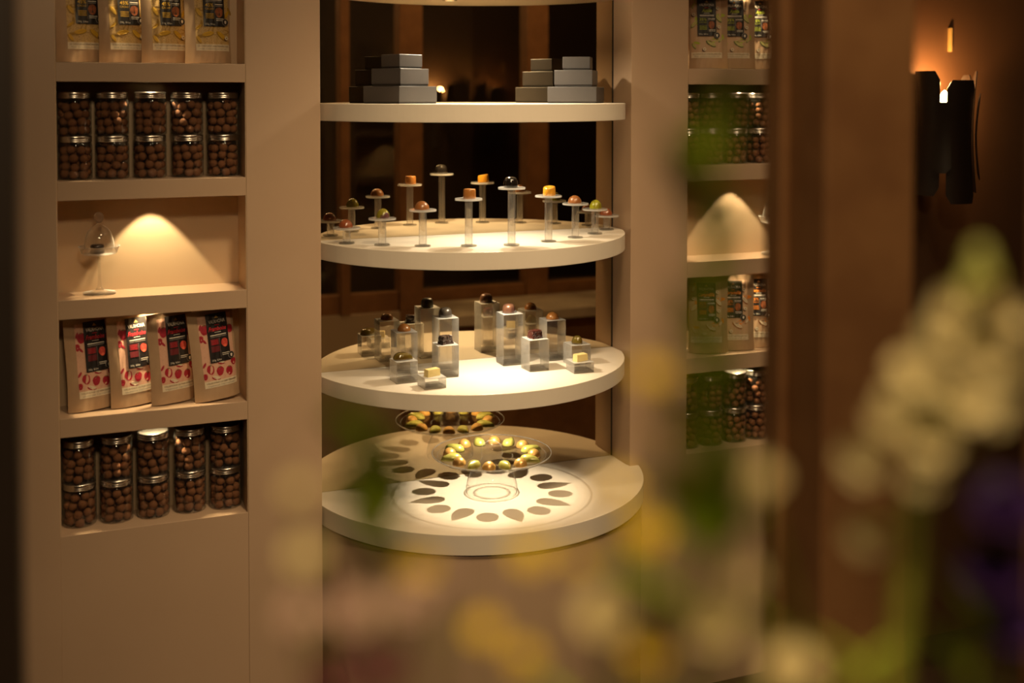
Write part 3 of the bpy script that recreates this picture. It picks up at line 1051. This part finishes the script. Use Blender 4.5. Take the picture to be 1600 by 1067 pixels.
def bonbon(name, mb, m, loc, label, group, rz=0.0, smooth=True, auto=None):
    o = mb.build(name, m, None, smooth, loc=loc, rz=rz, auto=auto)
    return tag(o, label, 'bonbon', group)


# ---- round clear pedestals
PED = [(0.647, 0.019, 0.038), (0.715, -0.041, 0.063), (0.796, -0.090, 0.084), (0.893, -0.128, 0.109), (0.989, -0.150, 0.133),
       (1.094, -0.120, 0.109), (1.184, -0.076, 0.084), (1.262, -0.023, 0.063), (1.329, 0.046, 0.038)]
PORD = ['first', 'second', 'third', 'fourth', 'fifth and tallest', 'sixth', 'seventh', 'eighth', 'ninth and last']
PBON = [('dome', C_TERRA, 0.0165, 0.0190, 'terracotta domed bonbon at the left end of the pedestal row'),
        ('dome', C_GOLDGREEN, 0.0160, 0.0215, 'green-gold and purple domed bonbon on the second clear pedestal'),
        ('dome', C_MILK, 0.0170, 0.0190, 'milk-brown domed bonbon on the third clear pedestal'),
        ('cyl', C_CARAMEL, 0.0152, 0.0215, 'caramel-brown rounded cylinder bonbon on the fourth clear pedestal'),
        ('soft', C_BLACK, 0.0170, 0.0245, 'glossy black bonbon on the tallest clear pedestal'),
        ('slant', C_AMBER, 0.0152, 0.0200, 'amber slant-topped bonbon on the sixth clear pedestal'),
        ('dome', C_MILK, 0.0165, 0.0185, 'light brown domed bonbon on the seventh clear pedestal'),
        ('dome', C_LIME, 0.0160, 0.0220, 'yellow-green domed bonbon on the eighth clear pedestal'),
        ('dome', C_TERRA, 0.0165, 0.0180, 'terracotta domed bonbon at the right end of the pedestal row')]
foot_me = MB().lathe([(0, 0), (0.0185, 0), (0.0185, 0.0026), (0.0180, 0.0030), (0, 0.0030)], 32).mesh('foot', ACRYLF)
disc_me = MB().lathe([(0, 0), (0.0312, 0), (0.0315, 0.0004), (0.0315, 0.0038), (0.0312, 0.0042), (0, 0.0042)], 40).mesh('disc', ACRYLD)
for i, (x, y, h) in enumerate(PED):
    z = E(ZB)
    t = thing('clear_pedestal', 'round clear acrylic pedestal, %s from the left on its shelf' % PORD[i], 'pedestal', (x, y, z), group='round clear pedestals')
    for nm, me, dz in (('foot', foot_me, 0.0), ('disc', disc_me, h - 0.0042)):
        o = bpy.data.objects.new(nm, me)
        COL.objects.link(o)
        o.parent = t
        o.location = (0, 0, dz)
    MB().lathe([(0, 0.0030), (0.0090, 0.0030), (0.0090, h - 0.0043), (0, h - 0.0043)], 32).build('post', ACRYLP, t, True, auto=30)
    kind, m, r, hh, lab = PBON[i]
    mb = dome_mb(r, hh) if kind == 'dome' else dome_mb(r, hh, 3.0) if kind == 'soft' else cyl_mb(r, hh) if kind == 'cyl' else cyl_mb(r, hh, 0.94, slant=0.14)
    bonbon('bonbon', mb, m, (x + (0.002 if i % 2 else -0.002), y, z + h), lab, 'bonbons on round pedestals')

# ---- square clear blocks
BS = 0.050
BLK = [('a', 0.762, -0.051, 0.050, 'low clear block at the left front under the olive drop bonbon'),
       ('b', 0.786, 0.026, 0.100, 'tall clear block at the left rear under a caramel dome'),
       ('c', 0.806, -0.124, 0.0250, 'flat clear block at the left front under an ivory bar'),
       ('d', 0.868, -0.036, 0.075, 'medium clear block under the black speckled bonbon'),
       ('e', 0.890, 0.029, 0.125, 'tallest clear block on the left side under a graphite bonbon'),
       ('f', 1.053, 0.022, 0.125, 'tallest clear block on the right side under a copper bonbon'),
       ('g', 1.088, -0.055, 0.075, 'medium clear block under the dark ruby speckled bonbon'),
       ('h', 1.206, -0.040, 0.050, 'low clear block at the right rear under an olive-brown bonbon'),
       ('i', 1.180, -0.112, 0.0250, 'flat clear block at the right front under an ivory bar'),
       ('j', 1.171, 0.030, 0.100, 'tall clear block at the right rear under a caramel dome')]
BP = {}
for k, x, y, h, lab in BLK:
    s = BS / 2
    t = thing('clear_block', lab, 'block', (x, y, E(ZC)), R({'a': 3, 'c': 2, 'd': -2, 'g': 2, 'i': -2}.get(k, 0)), 'square clear blocks')
    MB().box(-s, s, -s, s, 0.0052, h - 0.0006).build('body', ACRYL, t, bevel=0.0006)
    MB().box(-s, s, -s, s, 0, 0.0050).build('reflection_band', ACRYLB, t, bevel=0.0005)  # darker slab imitating the grey internal reflection near the bottom
    MB().box(-s, s, -s, s, h - 0.0005, h).build('top_light_film', ACRYLT, t)  # white films on top and sides imitate light carried through the block
    MB().box(-s - 0.0004, -s - 0.0001, -s, s, 0, h).build('side_light_film', ACRYLS, t)
    MB().box(s + 0.0001, s + 0.0004, -s, s, 0, h).build('side_light_film', ACRYLS, t)
    BP[k] = (x, y, E(ZC) + h)


def on(k, dx=0.0, dy=0.0):
    x, y, z = BP[k]
    return (x + dx, y + dy, z)


G = 'bonbons on square blocks'
bonbon('bonbon', drop_mb(0.046, 0.030, 0.0165), C_OLIVE, on('a', -0.002), 'glossy olive drop-shaped bonbon on a low block at left', G, R(-18))
bonbon('bonbon', dome_mb(0.0158, 0.0170), C_CARAMEL, on('b'), 'caramel domed bonbon on the tall block at left rear', G)
bonbon('bonbon', wedge_mb(0.035, 0.0165, 0.0165), C_IVORY, on('c', 0.0, -0.002), 'ivory bar bonbon on the flat block at left front', G, R(20), False)
bonbon('bonbon', rough_mb(0.030, 0.022, 0.0190, 0.0028, 1), C_COCOA, on('d'), 'black rocky bonbon with pale specks on a medium block', G, R(14), False)
bonbon('bonbon', dome_mb(0.0158, 0.0225, 3.4), C_GREY, on('e'), 'graphite-dark rounded bonbon on the tallest block at left', G)
bonbon('bonbon', dome_mb(0.0162, 0.0225, 3.2), C_COPPER, on('f', -0.002), 'copper sheen rounded bonbon on the tallest block at right', G)
bonbon('bonbon', rough_mb(0.030, 0.024, 0.0190, 0.0022, 5), C_RUBY, on('g'), 'dark ruby angular bonbon with pale specks on a medium block', G, R(12), False)
bonbon('bonbon', drop_mb(0.033, 0.028, 0.0200), C_OLIVE, on('h', 0.0, -0.002), 'olive-brown pointed bonbon on the low block at right rear', G, R(60))
bonbon('bonbon', wedge_mb(0.035, 0.0165, 0.0165), C_IVORY, on('i', 0.0, -0.002), 'ivory bar bonbon on the flat block at right front', G, R(18), False)
bonbon('bonbon', dome_mb(0.0160, 0.0175), C_CARAMEL, on('j'), 'caramel domed bonbon on the tall block at right rear', G)

# ---- glass cake stand with its ring of bonbons
CX, CY = 0.978, -0.052
PHT = 0.088
cs = thing('cake_stand', 'clear glass cake stand with a bulb foot on the lowest shelf', 'cake stand', (CX, CY, E(ZD)))
MB().lathe([(0.058, 0.0), (0.0600, 0.0012), (0.0610, 0.006), (0.0605, 0.018), (0.0570, 0.034), (0.0490, 0.052), (0.0380, 0.066), (0.0270, 0.078), (0.0235, PHT - 0.004)], 48).build('foot', GLASS, cs, True)
MB().lathe([(0.0, PHT - 0.004), (0.105, PHT - 0.003), (0.130, PHT), (0.1395, PHT + 0.0055), (0.1420, PHT + 0.0075), (0.1410, PHT + 0.0090), (0.1385, PHT + 0.0075), (0.128, PHT + 0.0022), (0.104, PHT), (0.0, PHT - 0.0010)], 72).build('plate', PLATEG, cs, True)
for nm, rr, zz, q in (('rim', 0.1412, PHT + 0.0092, 0.0013), ('ridge', 0.1290, PHT + 0.0030, 0.0006), ('ridge', 0.0780, PHT + 0.0002, 0.0006), ('ridge', 0.0500, PHT + 0.0002, 0.0005)):
    MB().lathe([(rr + q * math.cos(2 * math.pi * i / 8), zz + q * math.sin(2 * math.pi * i / 8)) for i in range(8)], 72, close=True).build(nm, RIMG if nm == 'rim' else GLASS, cs, True)
MB().lathe([(0.0240, PHT - 0.0005), (0.0258, PHT + 0.008), (0.0252, PHT + 0.018), (0.0205, PHT + 0.028), (0.0120, PHT + 0.034), (0.0055, PHT + 0.0362), (0.0, PHT + 0.0366)], 36).build('knob', GLASS, cs, True)
for i in range(16):
    a = R(-92) + i * 2 * math.pi / 16
    if i % 2 == 0:
        rr = 0.100
        o = bonbon('bonbon', drop_mb(0.052, 0.029, 0.0155), C_GREEN, (CX + rr * math.cos(a), CY + rr * math.sin(a), E(ZD) + PHT + 0.0004), 'green pearl drop bonbon on the cake stand', 'green drops on the cake stand', a)
    else:
        rr = 0.100
        o = bonbon('bonbon', dome_mb(0.0160, 0.0175), C_GOLD, (CX + rr * math.cos(a), CY + rr * math.sin(a), E(ZD) + PHT + 0.0004), 'gold domed bonbon on the cake stand', 'gold domes on the cake stand')
    where = ['at the front', 'in front, just right of centre', 'in front at the right', 'at the right front', 'at the far right tip', 'at the right rear', 'behind at the right', 'behind, just right of centre', 'at the very back', 'behind, just left of centre', 'behind at the left', 'at the left rear', 'at the far left tip', 'at the left front', 'in front at the left', 'in front, just left of centre'][i]
    o['label'] = ('green pearl drop bonbon on the glass cake stand, ' if i % 2 == 0 else 'gold domed bonbon on the glass cake stand, ') + where

# ------------------------------------------------------------------ wall sconces
BRONZE = mat('dark_bronze', (0.020, 0.012, 0.008), 0.45, metal=0.3)
BRASS = mat('brass_edge', (0.75, 0.48, 0.16), 0.3, metal=1.0)
BULB = mat('warm_bulb', (1, 0.8, 0.5), 0.4, emit=(1.0, 0.66, 0.28), estr=45)


def sconce(x, y, z, rz, label, power):
    """axis stands 0.085 m in front of the wall; local -y looks at the visitor"""
    t = thing('wall_sconce', label, 'sconce', (x, y, z), rz, group='wall sconces')
    # (azimuth from, to, radius, z0, z1) seen from the visitor, azimuth 0 towards local -y
    plates = [(-88, -9, 0.071, -0.268, 0.070), (-20, 12, 0.083, -0.205, -0.014), (4, 72, 0.074, -0.288, 0.045), (74, 102, 0.085, -0.225, 0.010), (84, 116, 0.076, -0.262, 0.070), (112, 150, 0.070, -0.262, 0.060), (-140, -92, 0.070, -0.262, 0.060)]
    for a0, a1, r, z0, z1 in plates:
        n, m = 10, 14
        mb = MB()
        for side, rr in ((0, r), (1, r - 0.003)):
            def fn(s, tt, rr=rr):
                zz = z0 + (z1 - z0) * tt
                aa0, aa1 = R(a0), R(a1)
                # rounded corners
                c = 0.012
                d = min(tt, 1 - tt) * (z1 - z0)
                ins = (c - math.sqrt(max(c * c - (c - d) ** 2, 0))) if d < c else 0.0
                ins /= rr
                a = aa0 + ins + (aa1 - aa0 - 2 * ins) * s
                bow = 0.007 * math.cos(math.pi * (tt - 0.5) * 1.2)
                q = rr + 0.006 - bow
                return (q * math.sin(a), -q * math.cos(a), zz)
            mb.grid(fn, n, m, flip=bool(side))
        N = (n + 1) * (m + 1)
        for i in range(n):
            mb.f.append((i, i + N, i + 1 + N, i + 1))
            q = m * (n + 1) + i
            mb.f.append((q, q + 1, q + 1 + N, q + N))
        for j in range(m):
            q = j * (n + 1)
            mb.f.append((q, q + n + 1, q + n + 1 + N, q + N))
            q += n
            mb.f.append((q, q + N, q + n + 1 + N, q + n + 1))
        mb.build('plate', BRONZE, t, True, auto=40)
    # stem, socket, bulb, wall plate
    MB().lathe([(0, -0.12), (0.016, -0.12), (0.016, -0.030), (0.010, -0.024), (0, -0.024)], 20).build('socket', BRASS, t, True, auto=40)
    MB().lathe([(0, -0.024), (0.009, -0.020), (0.0135, -0.008), (0.0120, 0.004), (0.006, 0.014), (0, 0.018)], 20).build('bulb', BULB, t, True)
    d = bpy.data.lights.new('sconce_light', 'POINT')
    d.energy = power
    d.color = (1.0, 0.50, 0.17)
    d.shadow_soft_size = 0.014
    lo = bpy.data.objects.new('sconce_light', d)
    COL.objects.link(lo)
    lo.location = Vector((x, y, z)) + Vector((0, 0, 0.034))
    return t


SXC, SYC = 2.296, -0.085
sc = sconce(SXC, SYC, E(-0.004), R(-42), 'dark bronze sconce of overlapping curved plates on the brown wall', 4.2)
MB().box(-0.03, 0.03, 0.0, 0.012, -0.22, 0.02).build('backplate', BRONZE, sc, bevel=0.002).matrix_local = Matrix.Rotation(R(42), 4, 'Z') @ Matrix.Translation((0, 0.073, 0))
MB().box(-0.008, 0.008, 0.0, 0.075, -0.10, -0.084).build('arm', BRASS, sc).matrix_local = Matrix.Rotation(R(42), 4, 'Z')
streak = MB().box(-0.004, 0.004, -0.012, 0.0, -0.034, 0.034).build('bulb_reflection', mat('reflection_gold', (0.9, 0.62, 0.22), 0.35, metal=0.25), None, bevel=0.0015, loc=(2.385, 0.0, E(0.157)))  # raised gold bar imitating the bulb's reflection in the wall
tag(streak, 'short gold bar imitating the bulb reflection on the brown wall above the sconce', 'painted reflection')
sc2 = sconce(2.10, YB + 0.095, E(-0.01), R(180), 'dark bronze sconce across the room, seen only in the mirror', 4.0)
MB().box(-0.03, 0.03, 0.0, 0.012, -0.22, 0.02).build('backplate', BRONZE, sc2, bevel=0.002).matrix_local = Matrix.Translation((0, 0.083, 0))
MB().box(-0.008, 0.008, 0.0, 0.085, -0.10, -0.084).build('arm', BRASS, sc2)

# counter under the glazed divider, seen in the mirror
ct = thing('counter_table', 'cream stone topped counter under the glazed divider, seen in the mirror', 'table', (1.85, -1.42, 0))
MB().box(-0.44, 1.4, -0.16, 0.17, 0.69, 0.73).build('table_top', TABLETOP, ct, bevel=0.003)
MB().box(-0.40, 1.34, -0.15, 0.12, 0.0, 0.69).build('table_body', WOOD, ct, bevel=0.003)

# ------------------------------------------------------------------ flowers in vases on the visitor side, close to the lens
FWD = Vector((math.sin(YAW) * math.cos(PITCH), math.cos(YAW) * math.cos(PITCH), -math.sin(PITCH)))
RGT = Vector((math.cos(YAW), -math.sin(YAW), 0))
UPV = RGT.cross(FWD)


def at(px, py, depth):
    return CAM + depth * (FWD + RGT * ((px - 800) / FPX) + UPV * ((PPY - py) / FPX))


P_CREAM = mat('cream_petal', (0.78, 0.66, 0.34), 0.6, col2=(0.68, 0.58, 0.26), scale=60, sheen=0.2)
P_PALE = mat('blush_petal', (0.62, 0.44, 0.34), 0.6, col2=(0.52, 0.34, 0.27), scale=60)
P_PINK = mat('rose_petal', (0.36, 0.085, 0.13), 0.6, col2=(0.26, 0.05, 0.09), scale=60)
P_PURPLE = mat('violet_petal', (0.045, 0.009, 0.10), 0.6, col2=(0.028, 0.007, 0.07), scale=60)
P_YELLOW = mat('yellow_petal', (0.90, 0.70, 0.03), 0.6, col2=(0.80, 0.58, 0.02), scale=90)
P_LEAF = mat('green_leaf', (0.44, 0.54, 0.045), 0.55, col2=(0.36, 0.46, 0.035), scale=50)
P_STEM = mat('green_stem', (0.30, 0.32, 0.035), 0.6)
P_BUD = mat('green_bud', (0.38, 0.40, 0.09), 0.6)
VASE = mat('smoked_ceramic', (0.06, 0.045, 0.035), 0.3)


def basis(direction, roll=0.0):
    z = Vector(direction).normalized()
    q = z.to_track_quat('Z', 'Y')
    return q.to_matrix().to_4x4() @ Matrix.Rotation(roll, 4, 'Z')


def bloom_mb(r, layers=3, petals=6, seed=0, open_=0.9):
    """cupped layered bloom of radius r facing +z"""
    rng = random.Random(seed)
    m = MB()
    for L in range(layers):
        rl = r * (1 - 0.27 * L)
        tilt = open_ - 0.33 * L
        for k in range(petals):
            a = 2 * math.pi * (k + 0.5 * L) / petals + rng.uniform(-.12, .12)
            ca, sa = math.cos(a), math.sin(a)
            wv = rng.uniform(0, 6)

            def fn(s, t, rl=rl, tilt=tilt, ca=ca, sa=sa, wv=wv):
                wd = rl * 0.62 * math.sin(math.pi * min(1, 0.12 + 0.80 * t)) ** 0.7
                y = (s - 0.5) * 2 * wd
                d = rl * t
                x = d * math.sin(tilt * (0.4 + 0.6 * t))
                z = d * math.cos(tilt * (0.4 + 0.6 * t)) + 0.18 * rl * (2 * s - 1) ** 2 * t + 0.05 * rl * math.sin(6 * s + wv) * t
                return (x * ca - y * sa, x * sa + y * ca, z)
            m.grid(fn, 5, 5)
    return m


def leaf_mb(L, w):
    def fn(s, t):
        wd = w * math.sin(math.pi * (0.04 + 0.92 * t)) ** 0.8
        return ((s - 0.5) * wd, 0.25 * abs(s - 0.5) * wd - 0.22 * L * t * t, L * t)
    return MB().grid(fn, 4, 8)


def place(mb, name, m, parent, pos, direction, roll=0.0, origin=None):
    o = mb.build(name, m, parent, True)
    M = Matrix.Translation(Vector(pos) - Vector(origin)) @ basis(direction, roll)
    o.matrix_local = M
    return o


def bez(pts, n=14):
    out = []
    P = [Vector(p) for p in pts]
    for i in range(n + 1):
        t = i / n
        q = P[:]
        while len(q) > 1:
            q = [a.lerp(b, t) for a, b in zip(q, q[1:])]
        out.append(q[0])
    return out


VBASE = [at(590, 1440, 0.45), at(1000, 1460, 0.45), at(1395, 1420, 0.52)]
TABLE_Z = VBASE[0].z - 0.24
vnames = ['smoked ceramic vase holding the blush and green stems', 'smoked ceramic vase holding the yellow and cream stems', 'smoked ceramic vase holding the white flower spire']
for vb, lab in zip(VBASE, vnames):
    v = MB().lathe([(0, 0), (0.030, 0), (0.034, 0.004), (0.044, 0.07), (0.046, 0.12), (0.036, 0.19), (0.030, 0.225), (0.034, 0.236), (0.031, 0.237), (0.027, 0.222), (0.033, 0.19), (0.042, 0.12), (0.040, 0.07), (0.028, 0.01), (0, 0.01)], 36).build('flower_vase', VASE, None, True, loc=(vb.x, vb.y, TABLE_Z))
    tag(v, lab, 'vase', 'flower vases')
cm = (VBASE[0] + VBASE[2]) / 2
con = thing('console_table', 'narrow dark wooden console table carrying the flower vases', 'table', (cm.x, cm.y, 0), -YAW)
MB().box(-0.26, 0.26, -0.075, 0.075, TABLE_Z - 0.03, TABLE_Z).build('table_top', WOOD, con, bevel=0.003)
for sx in (-0.24, 0.24):
    for sy in (-0.06, 0.06):
        MB().box(sx - 0.012, sx + 0.012, sy - 0.012, sy + 0.012, 0, TABLE_Z - 0.03).build('leg', WOOD, con, bevel=0.002)

CAMDIR = lambda p: (CAM - p).normalized()


def stem_root(v, k):
    rng = random.Random(k)
    return VBASE[v] + Vector((rng.uniform(-.016, .016), rng.uniform(-.016, .016), -0.17))


def flower(name, label, v, px, py, depth, r_px, m, seed, layers=3, petals=6, lean=(0, 0, 0.8), leaves=(), group=None, srad=0.0014):
    p = at(px, py, depth)
    root = stem_root(v, seed)
    neck = VBASE[v] + Vector((root.x - VBASE[v].x, root.y - VBASE[v].y, 0.0))
    t = thing(name, label, 'flower', root, group=group)
    r = r_px / FPX * depth
    d = (CAMDIR(p) * 0.75 + Vector(lean)).normalized()
    base = p - d * r * 0.35
    path = bez([root, neck, neck.lerp(base, 0.6) + Vector((0, 0, 0.01)), base - d * 0.015, base])
    MB().tube([q - root for q in path], lambda u: srad * (1.15 - 0.4 * u), 7).build('stem', P_STEM, t, True)
    place(bloom_mb(r, layers, petals, seed), 'bloom', m, t, base, d, seed, root)
    place(MB().lathe([(0, -r * 0.15), (r * 0.28, -r * 0.05), (r * 0.30, r * 0.12), (r * 0.1, r * 0.2)], 10), 'calyx', P_LEAF, t, base, d, 0, root)
    for (u, L, w, side) in leaves:
        q = path[int(u * (len(path) - 1))]
        dd = (RGT * side + Vector((0, 0, 0.9)) + CAMDIR(q) * 0.25).normalized()
        place(leaf_mb(L, w), 'leaf', P_LEAF, t, q, dd, 0.3 * side, root)
    return t


D = 0.43
yl = [(1020, 590, 24), (1060, 505, 16), (1010, 838, 30), (830, 868, 27), (905, 878, 15), (652, 888, 24), (757, 988, 23), (818, 1030, 21), (1012, 1022, 32), (968, 765, 22), (1045, 668, 17)]
yw = ['highest but one', 'topmost', 'below the lowest shelf at right', 'below the lowest shelf at its middle', 'just right of the shelf middle', 'below the shelf at left', 'low at the middle', 'lowest at the middle', 'low at the right', 'over the right end of the lowest shelf', 'third from the top']
for i, (px, py, r) in enumerate(yl):
    flower('yellow_flower', 'small out-of-focus yellow flower, %s of the yellow ones' % yw[i] if i in (0, 1, 10) else 'small out-of-focus yellow flower, %s' % yw[i], 1, px, py, D, r * 1.3, P_YELLOW, 40 + i, 3, 7, group='yellow flowers', srad=0.0008)
cl = [(1110, 985, 52, 1, 'large, below the far niche column', P_CREAM), (945, 968, 52, 1, 'large, low under the cabinet middle', P_CREAM), (1238, 1050, 50, 2, 'cut by the bottom edge at right', P_CREAM),
      (1188, 752, 36, 2, 'pale, beside the brown post', P_CREAM), (1160, 905, 34, 1, 'small, above the large one', P_CREAM), (478, 872, 34, 0, 'at the left pier', P_CREAM), (468, 770, 26, 0, 'small, high at the left pier', P_CREAM)]
for i, (px, py, r, v, wd, m) in enumerate(cl):
    flower('cream_flower', 'out-of-focus cream flower, %s' % wd, v, px, py, D, r, m, 70 + i, 3, 6, group='cream flowers', leaves=((0.55, 0.05, 0.014, 0.5), (0.62, 0.045, 0.012, -0.6)) if v else ())
bl = [(640, 945, 40, 'right of the left pier'), (556, 960, 44, 'left and lower'), (470, 965, 34, 'leftmost'), (690, 905, 20, 'smallest, near the cabinet')]
for i, (px, py, r, wd) in enumerate(bl):
    flower('blush_flower', 'out-of-focus pale blush flower, %s' % wd, 0, px, py, 0.42, r, P_PALE, 90 + i, 3, 6, group='blush flowers')
for i, (px, py, r, wd) in enumerate(((600, 1050, 44, 'right one'), (520, 1068, 36, 'left one'))):
    flower('rose_flower', 'out-of-focus rose-pink flower at the bottom edge, %s' % wd, 0, px, py, 0.43, r, P_PINK, 110 + i, 3, 6, group='rose flowers')
for i, (px, py, r, wd) in enumerate(((1572, 800, 70, 'upper one'), (1555, 905, 62, 'middle one'), (1590, 985, 52, 'lowest one'))):
    flower('violet_flower', 'large dark violet flower at the right edge, %s' % wd, 2, px, py, 0.50, r, P_PURPLE, 120 + i, 4, 7, group='violet flowers', leaves=((0.7, 0.05, 0.016, -0.4),))


def leafy(label, v, pts, depth, leaves, seed, srad=0.0014):
    root = stem_root(v, seed)
    P = [at(x, y, depth) for x, y in pts]
    neck = VBASE[v] + Vector((root.x - VBASE[v].x, root.y - VBASE[v].y, 0.0))
    path = bez([root, neck, neck.lerp(P[0], 0.5)], 5) + bez([neck.lerp(P[0], 0.6)] + P, 18)
    t = thing('leafy_stem', label, 'foliage', root, group='leafy stems')
    MB().tube([q - root for q in path], lambda u: srad * (1.2 - 0.6 * u), 7).build('stem', P_STEM, t, True)
    for (px, py, L, w, side) in leaves:
        q = at(px, py, depth)
        near = min(path, key=lambda a: (a - q).length)
        dd = (RGT * side + Vector((0, 0, 0.95)) + CAMDIR(q) * 0.2).normalized()
        place(leaf_mb(L, w), 'leaf', P_LEAF, t, near, dd, 0.0, root)


leafy('tall out-of-focus leafy green stem in front of the far niche column', 1, [(1105, 1000), (1120, 800), (1105, 560), (1112, 330), (1112, 190)], D,
      [(1112, 300, 0.046, 0.0217, 0.15), (1112, 380, 0.044, 0.0254, -0.25), (1108, 450, 0.040, 0.0199, 0.2), (1106, 560, 0.037, 0.0199, -0.3), (1108, 640, 0.035, 0.0181, 0.25),
       (1112, 760, 0.040, 0.0326, -0.25), (1116, 830, 0.046, 0.0399, 0.2), (1116, 880, 0.042, 0.0399, -0.15), (1112, 940, 0.040, 0.0326, 0.4), (1110, 980, 0.040, 0.0290, -0.9), (1112, 340, 0.036, 0.016, -0.3), (1110, 410, 0.036, 0.018, 0.25), (1106, 500, 0.036, 0.016, 0.3), (1106, 600, 0.034, 0.016, -0.3), (1110, 700, 0.036, 0.018, 0.3)], 201, 0.0016)
leafy('out-of-focus leafy green stem in front of the left end of the lowest shelf', 0, [(600, 1000), (598, 900), (580, 800), (550, 700), (545, 650)], D,
      [(560, 760, 0.036, 0.0261, -0.3), (556, 790, 0.036, 0.0261, 0.15), (582, 860, 0.036, 0.0261, 0.1), (592, 900, 0.034, 0.0247, -0.2), (598, 930, 0.029, 0.0203, 0.4), (552, 720, 0.027, 0.0188, -0.1)], 202)
leafy('short out-of-focus leafy stem between the cream flowers', 1, [(1035, 1100), (1030, 1000), (1030, 930)], D, [(1030, 1010, 0.027, 0.0217, -0.2), (1030, 1000, 0.025, 0.0203, 0.3)], 203)

# white spire
SD = 0.50
root = stem_root(2, 300)
sp = thing('flower_spire', 'tall out-of-focus white flower spire leaning to the right below the sconce', 'flower', root)
sp_pts = [at(*q, SD) for q in ((1392, 1100), (1412, 950), (1425, 800), (1465, 650), (1510, 530), (1532, 425))]
path = bez([root, VBASE[2] + Vector((root.x - VBASE[2].x, root.y - VBASE[2].y, 0)), sp_pts[0]], 5) + sp_pts[1:]
MB().tube([q - root for q in path], lambda u: 0.0062 * (1.1 - 0.65 * u), 8).build('stem', P_STEM, sp, True)
fl = [(1352, 715, 34), (1356, 835, 32), (1405, 610, 34), (1392, 655, 28), (1478, 575, 36), (1445, 540, 26), (1555, 560, 34), (1545, 640, 32), (1500, 655, 34), (1455, 690, 34), (1575, 500, 28), (1520, 500, 32), (1490, 480, 26), (1548, 455, 24), (1470, 620, 34), (1440, 740, 28), (1585, 585, 24), (1522, 590, 30), (1440, 590, 32), (1500, 540, 34), (1540, 520, 32), (1560, 610, 30), (1425, 645, 30), (1475, 655, 34), (1510, 625, 34), (1500, 690, 28), (1415, 570, 26), (1470, 520, 28), (1530, 475, 28), (1480, 700, 26)]
for i, (px, py, r) in enumerate(fl):
    q = at(px, py, SD - 0.01 + 0.02 * ((i * 7) % 3 - 1))
    near = min(path[3:], key=lambda a: (a - q).length)
    dd = ((q - near).normalized() + CAMDIR(q) * 0.7 + Vector((0, 0, -0.1))).normalized()
    rr = r * 1.15 / FPX * SD
    place(bloom_mb(rr, 2, 5, 300 + i, 0.95), 'floret', P_CREAM, sp, q - dd * rr * 0.4, dd, i, root)
    mb = MB().tube([near - root, (near - root).lerp(q - dd * rr * 0.4 - root, 0.6), q - dd * rr * 0.35 - root], 0.0011, 6)
    mb.build('floret_stalk', P_STEM, sp, True)
for i, (px, py) in enumerate(((1532, 425), (1540, 440), (1520, 445), (1530, 410), (1552, 470), (1505, 470))):
    q = at(px, py, SD)
    place(MB().lathe([(0, -0.006), (0.0042, -0.003), (0.0052, 0.002), (0.003, 0.007), (0, 0.009)], 10), 'bud', P_BUD, sp, q, (0.1, 0, 1), 0, root)
for (u, L, w, side) in ((0.35, 0.05, 0.014, -0.7), (0.42, 0.05, 0.014, 0.7), (0.5, 0.045, 0.012, -0.5)):
    q = path[int(u * (len(path) - 1))]
    dd = (RGT * side + Vector((0, 0, 0.7))).normalized()
    place(leaf_mb(L, w), 'leaf', P_LEAF, sp, q, dd, 0, root)
